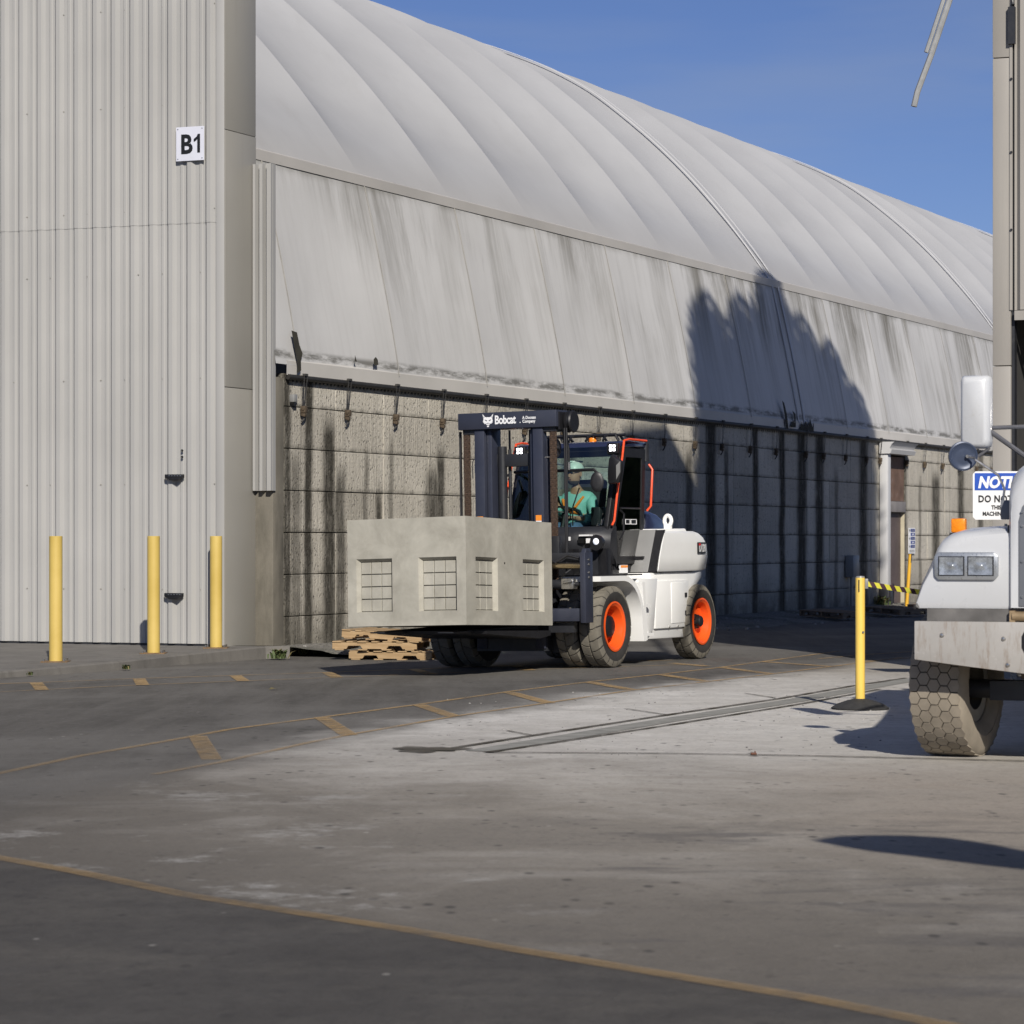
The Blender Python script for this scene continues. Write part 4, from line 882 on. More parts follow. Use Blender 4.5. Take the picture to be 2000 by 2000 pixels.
# dash panel under the windscreen, lamps
mb = MB(); rings = []
for z_, xf in ((1.22,-.80),(1.40,-.62),(1.55,-.52),(1.70,-.55),(1.79,-.66)):
    rings.append([(xf-.28*(abs(y_)/.78)**3, y_, z_) for y_ in [-.78+.13*i for i in range(13)]] + [(-1.0,.78,z_),(-1.0,-.78,z_)])
mb.loft(rings); part(mb, 'dash_panel', MT['charcoal'], smooth=45)
mb = MB(); mb.bx(-.80,-.42,-.42,.42,1.16,1.50); part(mb, 'tilt_bay', K)
for sd in (1,-1):
    mb = MB(); mb.loft([[( -.30+dx, sd*.90+ r*math.cos(a), 1.575+ r*1.15*math.sin(a)) for a in [R_(q) for q in range(0,360,30)]] for dx, r in ((0,.05),(.1,.085),(.18,.09))]); hl = part(mb, 'headlamp', K, smooth=40)
    mb = MB(); mb.lathe([(0,.03),(.024,.025),(.042,.0)], 18, T((-.12,sd*.90,1.59)) @ Matrix.Rotation(R_(-90),4,'Z')); part(mb, 'lens', MT['head'], hl, smooth=60)
    mb = MB(); mb.bx(-.36,-.30,*sorted((sd*.84,sd*.96)),1.17,1.50); part(mb, 'lamp_post', K)
    mb = MB(); mb.bx(-.6,-.3,*sorted((sd*.75,sd*.88)),1.17,1.50); part(mb, 'lamp_bracket', MT['charcoal'])
DK = [(.46,.60,1.665,1.685,'decal_w'),(.56,.62,1.575,1.635,'decal_w'),(.29,.33,1.61,1.66,'decal_w'),(.445,.53,1.575,1.64,'decal_k')]
for y0,y1,z0,z1,m in DK: mb = MB(); mb.bx(-.66,-.535,y0,y1,z0,z1); part(mb, 'decal', MT[m])
mb = MB(); mb.bx(-.90,-.87,.735,.75,1.3,1.5); part(mb, 'door_seal', K)
mb = MB(); mb.bx(-1.36,-1.14,.74,.765,1.18,1.285); sgn = part(mb, 'warning_plate', MT['decal_w']); mb = MB(); mb.bx(-1.355,-1.145,.765,.768,1.25,1.28); part(mb, 'orange_band', MT['decal_o'], sgn)
mb = MB(); mb.bx(-1.9,-1.85,.735,.75,1.36,1.47); part(mb, 'warning_plate', MT['decal_o'])
mb = MB(); mb.bx(-1.85,-.96,.60,.735,1.165,1.22); part(mb, 'sill', MT['charcoal'])
# mirrors
mb = MB(); mb.tube([(-1.12,-.70,2.52),(-.62,-.50,2.52),(-.60,.66,2.52),(-.60,.70,2.48),(-.60,.70,2.44)], .022, 6); part(mb, 'mirror_arm', K)
mb = MB(); mb.lathe([(0,.012),(.06,.011),(.092,.006),(.105,-.004),(.10,-.02),(0,-.02)], 26, T((-.58,.71,2.36)) @ Matrix.Rotation(R_(-75),4,'Z') @ Matrix.Diagonal((.85,1,1.25,1))); part(mb, 'round_mirror', K, smooth=50)
mb = MB(); mb.prism([(.80,2.33),(.96,2.35),(1.0,2.5),(1.0,2.62),(.93,2.66),(.87,2.72),(.82,2.66),(.80,2.5)], 'x', -.80, -.70); mm = part(mb, 'side_mirror', K, bevel=.02)
mb = MB(); mb.prism([(.93,2.39),(.985,2.48),(.985,2.62),(.93,2.57)], 'x', -.70, -.695); part(mb, 'mirror_panel', MT['fl_grey'], mm)
mb = MB(); mb.tube([(-.76,.88,2.68),(-.95,.82,2.62)], .018, 6); part(mb, 'mirror_arm', K)
mb = MB(); mb.bx(-.78,-.68,-.98,-.80,2.1,2.5); part(mb, 'side_mirror', K, bevel=.02); mb = MB(); mb.tube([(-.73,-.86,2.45),(-.98,-.76,2.5)], .018, 6); part(mb, 'mirror_arm', K)
mb = MB(); mb.tube([(-.79,.25,1.81),(-.86,.22,2.05),(-.90,.3,2.3)], .010, 6); mb.tube([(-.80,-.3,1.81),(-.92,-.35,2.2),(-.98,-.38,2.6)], .010, 6); part(mb, 'wiper', K)
# seat, wheel, console
mb = MB(); mb.bx(-1.80,-1.30,-.25,.25,1.60,1.74); mb.prism([(-1.62,1.72),(-1.78,1.72),(-1.93,2.42),(-1.80,2.44)], 'y', -.24, .24); mb.bx(-1.7,-1.4,-.2,.2,1.26,1.6); part(mb, 'seat', MT['seat'], bevel=.04, seg=3)
mb = MB(); swc = Vector((-1.10, .0, 1.98)); sn = Vector((-.45,0,.9)).normalized(); sx = Vector((0,1,0)); sy = sn.cross(sx)
mb.tube([swc + (sx*math.cos(R_(q)) + sy*math.sin(R_(q)))*.18 for q in range(0,360,18)], .014, 6, closed=True)
for q in (90,210,330): mb.tube([swc, swc + (sx*math.cos(R_(q)) + sy*math.sin(R_(q)))*.18], .012, 6)
mb.tube([swc, swc - sn*.4 + Vector((.14,0,-.3))], .035, 8); part(mb, 'steering_wheel', K)
mb = MB(); mb.bx(-1.62,-1.25,.30,.44,1.6,1.98); mb.bx(-1.35,-1.1,.36,.50,1.8,2.05); part(mb, 'console', MT['charcoal'], bevel=.02)
# ---- mast
mast = MB(); N = MT['navy']
mb = MB(); mb.bx(.20,.557,-.70,.70,3.035,3.245); xb_ = part(mb, 'mast_crossbar', N, bevel=.008)
PMb = plane_M((.5585, -.70, 3.035), (0,1,0), (0,0,1))     # x to machine-left = picture right
text('lettering', 'Bobcat', MT['decal_w'], xb_, PMb @ T((.53,.062,.0005)), .150, .0042, .76, .0008, spacing=.93)
mb = MB(); mb.cyl((.893,.068,.0),(.893,.068,.0015),.007,n=10,M=PMb); part(mb, 'lettering', MT['decal_w'], xb_)
text('lettering', 'A Doosan', MT['decal_w'], xb_, PMb @ T((.925,.108,.0005)), .054, .0014, .86, .0008)
text('lettering', 'Company', MT['decal_w'], xb_, PMb @ T((.925,.062,.0005)), .054, .0014, .86, .0008)
mb = MB(); LM = PMb @ T((.435,.105,.0)) @ Matrix.Diagonal((.0172,.0172,1,1))
head = [(-4.4,5.2),(-3.6,4.2),(-2.6,3.0),(-1.4,2.6),(0,2.7),(1.4,2.6),(2.6,3.0),(3.6,4.2),(4.4,5.2),(4.2,3.6),(3.6,1.8),(3.8,.4),(4.3,-.4),(3.5,-.6),(4.0,-1.5),(3.0,-1.4),(3.1,-2.3),(2.0,-2.0),(1.2,-3.0),(-1.2,-3.0),(-2.0,-2.0),(-3.1,-2.3),(-3.0,-1.4),(-4.0,-1.5),(-3.5,-.6),(-4.3,-.4),(-3.8,.4),(-3.6,1.8),(-4.2,3.6)]
mb.prism(head, 'z', .0, .0012, LM); mb.prism([(-.9,-3.5),(.9,-3.5),(.6,-4.6),(-.6,-4.6)], 'z', 0, .0012, LM); lg = part(mb, 'emblem', MT['decal_w'], xb_, smooth=0)
mb = MB()
for sx_ in (-1,1):
    mb.prism([(sx_*.5,.1),(sx_*2.6,1.1),(sx_*2.3,.3),(sx_*1.0,-.4)], 'z', .0013, .0019, LM); mb.prism([(sx_*3.0,2.6),(sx_*3.7,3.6),(sx_*3.4,2.0)], 'z', .0013, .0019, LM)
mb.prism([(-.7,-1.5),(.7,-1.5),(.2,-2.2),(-.2,-2.2)], 'z', .0013, .0019, LM); mb.prism([(-1.6,-1.6),(-.4,-2.3),(-1.3,-2.3)], 'z', .0013, .0019, LM); mb.prism([(1.6,-1.6),(.4,-2.3),(1.3,-2.3)], 'z', .0013, .0019, LM); part(mb, 'emblem_marks', N, lg, smooth=0)
for sd in (1,-1):
    a, b = sorted((sd*.345, sd*.485))
    mb = MB(); mb.bx(.40,.52,a,b,.25,3.035); mb.bx(.17,.40,*sorted((sd*.425,sd*.485)),.25,2.9); part(mb, 'outer_rail', N, bevel=.006)
    mb = MB(); mb.bx(.19,.45,*sorted((sd*.275,sd*.342)),.35,3.035); part(mb, 'inner_rail', N, bevel=.006)
    mb = MB(); mb.cyl((.27,sd*.215,.4),(.27,sd*.215,2.82),.058,n=20); lc = part(mb, 'lift_cylinder', MT['charcoal'])
    mb = MB(); mb.cyl((.20,sd*.145,.4),(.20,sd*.145,2.78),.022,n=14); mb.cyl((.20,sd*.145,2.6),(.20,sd*.145,3.03),.014,n=10); part(mb, 'side_tube', MT['charcoal'])
    # chain of alternating plates
    mb = MB(); z = 1.0
    k = 0
    while z < 3.03:
        if k % 2 == 0:
            for dy in (-.036,-.02,.02,.036): mb.bx(.455,.50,sd*.615+dy-.0035,sd*.615+dy+.0035,z-.014,z+.064)
        else:
            for dy in (-.019,-.005,.005,.019): mb.bx(.46,.495,sd*.615+dy-.003,sd*.615+dy+.003,z-.014,z+.064)
        mb.cyl((.478,sd*.615-.045,z+.025),(.478,sd*.615+.045,z+.025),.012,n=6); z += .05; k += 1
    part(mb, 'lift_chain', MT['chain'], smooth=0)
    mb = MB(); mb.lathe([(.0,-.03),(.11,-.03),(.12,-.02),(.095,-.012),(.095,.012),(.12,.02),(.11,.03),(0,.03)], 28, T((.25,sd*.53,2.78))); mb.cyl((.25,sd*.46,2.78),(.25,sd*.60,2.78),.03); part(mb, 'sheave', MT['charcoal'], smooth=40)
    mb = MB(); mb.bx(.22,.5,*sorted((sd*.46,sd*.66)),2.98,3.034); part(mb, 'chain_anchor', MT['charcoal'])
    # hoses and hard tubes at the outer edge
    mb = MB(); mb.tube([(.42,sd*.745,3.02),(.42,sd*.745,1.2)], .014, 8); mb.tube([(.38,sd*.755,3.02),(.40,sd*.75,1.2)], .014, 8); part(mb, 'hose', MT['black'])
    mb = MB(); mb.tube([(.22,sd*.62,3.1),(.20,sd*.64,2.75),(.20,sd*.64,2.6)], .013, 8); mb.tube([(.15,sd*.62,3.1),(.13,sd*.66,2.75),(.13,sd*.66,2.6)], .013, 8); part(mb, 'hose', MT['black'])
    mb = MB(); mb.cyl((.20,sd*.64,2.60),(.20,sd*.64,2.5),.018,n=8); mb.cyl((.13,sd*.66,2.60),(.13,sd*.66,2.5),.018,n=8); part(mb, 'hose_fitting', MT['steel'])
    mb = MB(); mb.tube([(.41,sd*.47,2.66),(.41,sd*.56,2.66),(.41,sd*.575,2.62),(.41,sd*.575,2.42)], .007, 6); part(mb, 'cable_guide', MT['steel'])
    mb = MB(); mb.bx(.521,.524,*sorted((sd*.375,sd*.455)),1.86,1.93); part(mb, 'warning_plate', MT['decal_o']); mb = MB(); mb.bx(.521,.524,*sorted((sd*.375,sd*.455)),1.70,1.859); part(mb, 'instruction_plate', MT['decal_w'])
mb = MB(); mb.lathe([(.0,-.02),(.045,-.02),(.05,0),(.045,.02),(0,.02)], 20, T((.24,-.565,2.80))); part(mb, 'orange_pulley', MT['decal_o'])
mb = MB(); mb.lathe([(.0,-.05),(.13,-.05),(.14,-.03),(.11,-.02),(.11,.02),(.14,.03),(.13,.05),(0,.05)], 28, T((.30,.78,3.10))); mb.bx(.10,.50,.70,.72,3.0,3.22); part(mb, 'hose_reel', MT['black'], smooth=40)
mb = MB(); mb.bx(.20,.30,-.31,.31,2.56,2.72); part(mb, 'mast_tie', MT['charcoal'], bevel=.01)
mb = MB(); mb.bx(.18,.30,-.45,.45,.4,.6); mb.bx(.18,.30,-.45,.45,1.2,1.34); part(mb, 'mast_tie', MT['charcoal'])
for sd in (1,-1):
    mb = MB(); mb.cyl((.22,sd*.5,.95),(-.55,sd*.5,1.12),.07); part(mb, 'tilt_cylinder', MT['charcoal'])
# ---- carriage
for sd in (1,-1):
    mb = MB(); mb.bx(.68,.90,*sorted((sd*1.16,sd*1.235)),.58,1.45); mb.prism([(.70,1.44),(.88,1.44),(.84,1.50),(.74,1.50)], 'y', *sorted((sd*1.165,sd*1.23))); cp = part(mb, 'carriage_post', N, bevel=.008)
    for z_ in (1.36,1.3,1.2,1.14):
        mb = MB(); mb.cyl((.80,sd*1.235,z_),(.80,sd*1.248,z_),.014,n=8); part(mb, 'bolt', MT['steel'], cp)
mb = MB(); mb.cyl((.84,-1.17,1.285),(.84,1.17,1.285),.036,n=20); part(mb, 'fork_shaft', MT['shaft'])
mb = MB(); mb.cyl((.62,.35,1.53),(.62,.68,1.53),.03,n=16); part(mb, 'short_shaft', MT['shaft'])
mb = MB(); mb.bx(.62,.70,.66,.78,1.26,1.66); mb.bx(.62,.70,-.78,-.66,1.26,1.66); mb.bx(.60,.70,-.7,.7,1.36,1.46); mb.bx(.60,.72,-1.16,1.16,1.33,1.45); part(mb, 'carriage_plate', MT['charcoal'], bevel=.008)
mb = MB(); mb.cyl((.80,-.2,1.06),(.80,.98,1.06),.058,n=20); mb.cyl((.80,.98,1.06),(.80,1.16,1.06),.028,n=12); part(mb, 'fork_positioner', MT['charcoal'], smooth=40)
mb = MB(); mb.bx(.74,.86,.88,1.05,1.0,1.13); mb.cyl((.88,.92,1.08),(.88,1.04,1.1),.02,n=8); part(mb, 'valve_block', MT['steel'], bevel=.008)
mb = MB(); mb.tube([(.78,.55,1.36),(.84,.66,1.40),(.85,.80,1.33),(.80,.95,1.42),(.78,1.1,1.38)], .017, 8); mb.tube([(.8,.8,1.1),(.86,.95,1.2),(.8,1.08,1.3)], .014, 8); part(mb, 'hose', MT['black'])
mb = MB(); mb.bx(.70,.84,-1.16,1.16,.60,.76); part(mb, 'lower_bar', N, bevel=.008)
mb = MB(); mb.bx(.66,.76,-1.0,1.0,.46,.58); part(mb, 'under_bar', MT['charcoal'])
mb = MB(); mb.bx(.74,.84,.50,.62,.76,1.3); mb.bx(.74,.84,-.62,-.50,.76,1.3); mb.bx(.60,.72,-.6,.6,.62,1.36); part(mb, 'backrest_frame', MT['charcoal'])
for sd in (1,-1):
    mb = MB(); mb.prism([(.86,.46),(.94,.46),(3.1,.52),(3.1,.535),(.945,.57),(.94,1.36),(.80,1.36),(.80,1.22),(.86,1.2)], 'y', *sorted((sd*.36,sd*.56))); part(mb, 'fork', MT['charcoal'], bevel=.006)
mb = MB(); mb.bx(.2,.5,-.5,.5,.22,.42); mb.bx(-.1,.35,.50,.62,.2,.45); part(mb, 'mast_foot', MT['charcoal'])
mb = MB(); mb.prism([(.9,.43),(1.2,.40),(2.6,.50),(2.6,.535),(.9,.49)], 'y', -.75, .75); part(mb, 'load_skid', MT['black'])

# =================================================================== precast vault on the forks
VM = FM @ Matrix.Translation((.95, 0, .545)) @ Matrix.Rotation(R_(-1.75), 4, 'Y') @ Matrix.Rotation(R_(.7), 4, 'X')
vault = thing('concrete_vault', 'grey precast concrete vault with recessed knockout panels resting on the forks', 'concrete vault', VM)
CON = NT('precast_concrete')
def _c():
    t = CON; p = t.coord('Object', vault); n1 = t.noise(p, 2.3, 7, .66, .4); n2 = t.noise(p, 60, 4, .6); n3 = t.noise(t.map(p, (3,3,.7)), 1.3, 5, .6)
    c = t.mix(t.mapr(n1, .3, .7), (.295,.28,.235), (.465,.445,.38)); c = t.mix(t.mapr(n3, .5, .75, 0, .3), c, (.27,.265,.225))
    c = t.mix(t.mapr(t.noise(p, 5, 6, .65), .6, .78, 0, .35), c, (.50,.48,.415)); c = t.mix(t.mapr(t.voro(p, 11), .0, .06, .7, 0), c, (.15,.14,.115))
    t.fin(c, .85); t.bump(t.math('ADD', t.math('MULTIPLY', n2, .35), n1), .18, .006)
_c(); CONM = CON.m
VL, VW, VH, TH = 2.25, 1.60, 1.27, .12; y0, y1 = -VW/2, VW/2
def wall_with_panels(W_, H_, wins, dep, chf):
    """front face in (x,z) with recesses; returns MB in local plane (x right, z up, y depth inward)"""
    mb = MB(); xs_ = sorted({0, W_} | {q for w in wins for q in (w[0], w[1])}); zs_ = sorted({0, H_} | {q for w in wins for q in (w[2], w[3])})
    for i in range(len(xs_)-1):
        for j in range(len(zs_)-1):
            cx, cz = (xs_[i]+xs_[i+1])/2, (zs_[j]+zs_[j+1])/2
            if any(w[0] < cx < w[1] and w[2] < cz < w[3] for w in wins): continue
            mb.add([(xs_[i],0,zs_[j]),(xs_[i+1],0,zs_[j]),(xs_[i+1],0,zs_[j+1]),(xs_[i],0,zs_[j+1])], [(0,1,2,3)])
    for a, b, c, d in wins:
        o = [(a,0,c),(b,0,c),(b,0,d),(a,0,d)]; i_ = [(a+chf,dep,c+chf*.3),(b-chf,dep,c+chf*.3),(b-chf,dep,d-chf),(a+chf,dep,d-chf)]
        mb.add(o+i_, [(0,1,5,4),(1,2,6,5),(2,3,7,6),(3,0,4,7)])
    return mb
faces = [  # name, matrix (x right as seen from outside, y inward, z up), width, windows
    ('end_wall', Matrix(((0,-1,0,VL),(1,0,0,y0),(0,0,1,0),(0,0,0,1))), VW, [(.12,.61,.165,.80),(.965,1.475,.165,.80)]),
    ('side_wall', Matrix(((-1,0,0,VL),(0,-1,0,y1),(0,0,1,0),(0,0,0,1))), VL, [(.24,.80,.165,.80),(1.46,2.03,.165,.80)]),
    ('side_wall', Matrix(((1,0,0,0),(0,1,0,y0),(0,0,1,0),(0,0,0,1))), VL, [(.24,.80,.165,.80),(1.46,2.03,.165,.80)]),
    ('end_wall', Matrix(((0,1,0,0),(-1,0,0,y1),(0,0,1,0),(0,0,0,1))), VW, [(.12,.61,.165,.80),(.965,1.475,.165,.80)])]
for nm, fm, w_, wins in faces:
    dep, chf = .06, .035
    mb = wall_with_panels(w_, VH, wins, dep, chf); mb.add([(0,TH,0),(w_,TH,0),(w_,TH,VH),(0,TH,VH)], [(3,2,1,0)])
    mb.v = [tuple(fm @ Vector(p)) for p in mb.v]; wo = mb.build(nm, CONM, vault, smooth=0, recalc=False)
    for a, b, c, d in wins:
        A, B, Cc, D = a+chf, b-chf, c+chf*.3, d-chf; nx, nz = 3, 4
        for i in range(nx):
            for j in range(nz):
                g_ = .0045
                x0_, x1_ = A+(B-A)*i/nx+g_, A+(B-A)*(i+1)/nx-g_; z0_, z1_ = Cc+(D-Cc)*j/nz+g_*.9, Cc+(D-Cc)*(j+1)/nz-g_*1.3
                mbp = MB(); mbp.loft([[(x0_,dep+.02,z0_),(x1_,dep+.02,z0_),(x1_,dep+.02,z1_),(x0_,dep+.02,z1_)], [(x0_,dep-.004,z0_),(x1_,dep-.004,z0_),(x1_,dep-.004,z1_),(x0_,dep-.004,z1_)], [(x0_+.004,dep-.009,z0_+.004),(x1_-.004,dep-.009,z0_+.004),(x1_-.004,dep-.009,z1_-.004),(x0_+.004,dep-.009,z1_-.004)]])
                mbp.v = [tuple(fm @ Vector(p)) for p in mbp.v]; mbp.build('knockout_panel', CONM, wo, smooth=0)
        mbp = MB(); mbp.add([(A-.01,dep+.022,Cc-.01),(B+.01,dep+.022,Cc-.01),(B+.01,dep+.022,D+.01),(A-.01,dep+.022,D+.01)], [(0,1,2,3)]); mbp.v = [tuple(fm @ Vector(p)) for p in mbp.v]; mbp.build('recess_back', CONM, wo, smooth=0, recalc=False)
mb = MB(); mb.bx(.004,VL-.004,y0+.004,y1-.004,0,.1); mb.build('base_slab', CONM, vault)
mb = MB(); mb.add([(0,y0,VH),(VL,y0,VH),(VL,y1,VH),(0,y1,VH),(TH,y0+TH,VH),(VL-TH,y0+TH,VH),(VL-TH,y1-TH,VH),(TH,y1-TH,VH)], [(0,1,5,4),(1,2,6,5),(2,3,7,6),(3,0,4,7)]); mb.build('rim', CONM, vault, smooth=0)
mb = MB(); mb.cyl((1.27,y1-.01,.74),(1.27,y1+.003,.74),.013,n=10); mb.build('lifting_hole', MT['decal_k'], vault)

# =================================================================== driver
drv = thing('person', 'seated forklift driver in hard hat, mint hoodie with orange bands and jeans', 'person', FM @ T((-1.44, .0, 1.695)))
def skin_obj(name, verts, edges, radii, m, parent, sub=2, root=0):
    me = bpy.data.meshes.new(name); me.from_pydata(verts, edges, []); o = obj(name, me, parent); md = o.modifiers.new('skin', 'SKIN')
    sv = me.skin_vertices[0].data
    for i, r in enumerate(radii): sv[i].radius = (r, r) if not isinstance(r, tuple) else r
    for v in sv: v.use_root = False
    sv[root].use_root = True
    s_ = o.modifiers.new('sub', 'SUBSURF'); s_.levels = sub; s_.render_levels = sub
    dg = bpy.context.evaluated_depsgraph_get(); nm_ = bpy.data.meshes.new_from_object(o.evaluated_get(dg))
    o.modifiers.clear(); o.data = nm_; nm_.materials.clear(); nm_.materials.append(m); nm_.shade_smooth(); return o
SKINM = mat('skin', (.42,.23,.15), .55, 0, .06, 8); HOOD = mat('mint_hoodie', (.25,.55,.50), .9, 0, .08, 6, .3, 40, .004); JEAN = mat('blue_denim', (.08,.15,.28), .9, 0, .12, 8)
HIV = mat('orange_band_cloth', (.9,.26,.03), .8, 0, .06); BEARD = mat('dark_beard', (.05,.033,.024), .95, 0, .2, 30)
# body (skin): neck, head core, forearms, hands
bv = [(0,0,.10),(.0,0,.30),(-.02,0,.50),(.0,0,.60),(.03,0,.68)]; be = [(0,1),(1,2),(2,3),(3,4)]; br_ = [.13,.15,.12,.062,.06]
def arm(sd, el, wr, ha):
    i0 = len(bv); bv.extend([(-.02,sd*.19,.48), el, wr, ha]); be.extend([(2,i0),(i0,i0+1),(i0+1,i0+2),(i0+2,i0+3)]); br_.extend([.062,.05,.036,.038])
    ex = (Vector(ha)-Vector(wr)).normalized(); sdv = Vector((0,1,0)); dn = Vector((0,0,-1))
    for k, (o_, l) in enumerate(((-.032,.06),(-.011,.07),(.011,.066),(.032,.052))):
        b_ = Vector(ha)+sdv*o_+ex*.03; m_ = b_+ex*l*.6; t2 = m_+ex*l*.25+dn*.035; i1 = len(bv); bv.extend([tuple(b_),tuple(m_),tuple(t2)]); be.extend([(i0+3,i1),(i1,i1+1),(i1+1,i1+2)]); br_.extend([.012,.010,.009])
    b_ = Vector(wr)+ex*.03+Vector((0,-sd*.035,0)); t2 = b_+ex*.05+Vector((0,-sd*.02,-.015)); i1 = len(bv); bv.extend([tuple(b_),tuple(t2)]); be.extend([(i0+2,i1),(i1,i1+1)]); br_.extend([.013,.010])
arm(1, (.10,.30,.24), (.33,.20,.20), (.40,.17,.22)); arm(-1, (.10,-.30,.24), (.34,-.17,.22), (.41,-.14,.24))
i0 = len(bv); bv += [(.05,.10,.05),(.46,.15,.09),(.52,.15,-.30),(.60,.15,-.36)]; be += [(0,i0),(i0,i0+1),(i0+1,i0+2),(i0+2,i0+3)]; br_ += [.085,.062,.045,.04]
i0 = len(bv); bv += [(.05,-.10,.05),(.46,-.15,.09),(.52,-.15,-.30),(.60,-.15,-.36)]; be += [(0,i0),(i0,i0+1),(i0+1,i0+2),(i0+2,i0+3)]; br_ += [.085,.062,.045,.04]
body = skin_obj('body', bv, be, br_, SKINM, drv)
# head: sculpted loft, joined by overlap with the neck
HC = T((.045,0,.70)) @ Matrix.Rotation(R_(-22),4,'Z')
mb = MB(); rings = []
for z_, rx, ry, ox in ((-.03,.050,.05,.0),(.0,.074,.062,.018),(.03,.086,.07,.016),(.06,.093,.075,.01),(.09,.097,.077,.005),(.12,.099,.078,.0),(.15,.098,.078,-.004),(.18,.092,.073,-.006),(.21,.072,.058,-.006),(.228,.03,.025,-.006)):
    rings.append([(ox+rx*math.cos(R_(q)), ry*math.sin(R_(q)), z_) for q in range(0,360,18)])
mb.loft(rings); mb.loft([[(.085,-.018,.06),(.085,.018,.06),(.085,.012,.125),(.085,-.012,.125)],[(.125,-.012,.066),(.125,.012,.066),(.10,.007,.12),(.10,-.007,.12)]])
for sd in (1,-1): mb.loft([[( -.01+.02*math.cos(R_(q)), sd*.076, .095+.032*math.sin(R_(q))) for q in range(0,360,45)],[( -.018+.018*math.cos(R_(q)), sd*.098, .10+.034*math.sin(R_(q))) for q in range(0,360,45)]])
mb.v = [tuple(HC @ Vector(p)) for p in mb.v]; mb.build('head', SKINM, drv, smooth=60)
mb = MB(); rings = []
for z_, r_ in ((-.045,.052),(-.025,.078),(-.008,.09),(.010,.0935)): rings.append([(.012+r_*math.cos(R_(q)), r_*.82*math.sin(R_(q)), z_) for q in range(-100,101,20)])
vs_ = [p for r in rings for p in r]; mb.add(vs_, [(i*11+j, i*11+j+1, (i+1)*11+j+1, (i+1)*11+j) for i in range(3) for j in range(11-1)] + [tuple(range(11))]); mb.v = [tuple(HC @ Vector(p)) for p in mb.v]; mb.build('beard', BEARD, drv, smooth=60)
mb = MB(); mb.bx(.088,.102,-.062,.062,.114,.138); mb.bx(-.01,.1,-.083,-.078,.12,.13); mb.bx(-.01,.1,.078,.083,.12,.13); mb.v = [tuple(HC @ Vector(p)) for p in mb.v]; mb.build('sunglasses', MT['decal_k'], drv, bevel=.006)
mb = MB(); mb.bx(.088,.104,-.03,.03,.028,.036); mb.v = [tuple(HC @ Vector(p)) for p in mb.v]; mb.build('mouth', mat('lips', (.3,.12,.09), .6), drv)
mb = MB(); rings = []
for z_, r_ in ((.145,.118),(.15,.122),(.16,.118),(.20,.112),(.235,.092),(.262,.055),(.272,.012)): rings.append([(-.005+r_*1.08*math.cos(R_(q)), r_*.92*math.sin(R_(q)), z_) for q in range(0,360,15)])
mb.loft(rings); mb.prism([(.08,-.075),(.16,-.05),(.178,0),(.16,.05),(.08,.075)], 'z', .143, .153); mb.prism([(-.14,-.012),(.12,-.012),(.12,.012),(-.14,.012)], 'z', .26, .28)
mb.v = [tuple(HC @ Vector(p)) for p in mb.v]; mb.build('hard_hat', mat('pale_hard_hat', (.62,.72,.66), .35, 0, .03), drv, smooth=50)
hv = [(-.02,0,.04),(0,0,.18),(-.01,0,.36),(-.03,0,.50),(-.02,0,.58),(-.03,.19,.485),(.10,.31,.235),(.29,.215,.195),(-.03,-.19,.485),(.10,-.31,.235),(.30,-.185,.215)]
hv = skin_obj('hoodie', hv, [(0,1),(1,2),(2,3),(3,4),(3,5),(5,6),(6,7),(3,8),(8,9),(9,10)], [(.17,.2),(.17,.2),(.165,.2),(.14,.16),.09,.095,.075,.058,.095,.075,.058], HOOD, drv)
tv = [(-.04,0,.05),(.06,.11,.055),(.46,.155,.095),(.52,.155,-.27),(.06,-.11,.055),(.46,-.155,.095),(.52,-.155,-.27)]
skin_obj('jeans', tv, [(0,1),(1,2),(2,3),(0,4),(4,5),(5,6)], [(.15,.17),.115,.085,.07,.115,.085,.07], JEAN, drv)
mb = MB()
mb.tube([(.10,-.16,.47),(.15,-.10,.36),(.175,0,.30),(.17,.1,.29)], .022, 6); mb.tube([(.08,.14,.50),(.14,.09,.42),(.17,.04,.34)], .02, 6); mb.tube([(.05,.335,.30),(.12,.36,.25)], .05, 8); mb.tube([(.03,-.34,.28),(.12,-.36,.24)], .05, 8); mb.tube([(.12,-.14,.06),(.17,0,.075),(.12,.15,.06)], .035, 8); mb.build('orange_bands', HIV, drv)
for sd in (1,-1):
    mb = MB(); mb.loft([[(.46+.0, sd*.155+.05*math.cos(R_(q)), -.38+.05+.055*math.sin(R_(q))) for q in range(0,360,45)],[(.62, sd*.155+.045*math.cos(R_(q)), -.40+.04+.04*math.sin(R_(q))) for q in range(0,360,45)],[(.74, sd*.155+.035*math.cos(R_(q)), -.42+.03+.025*math.sin(R_(q))) for q in range(0,360,45)]]); mb.build('boot', K, drv, smooth=60)
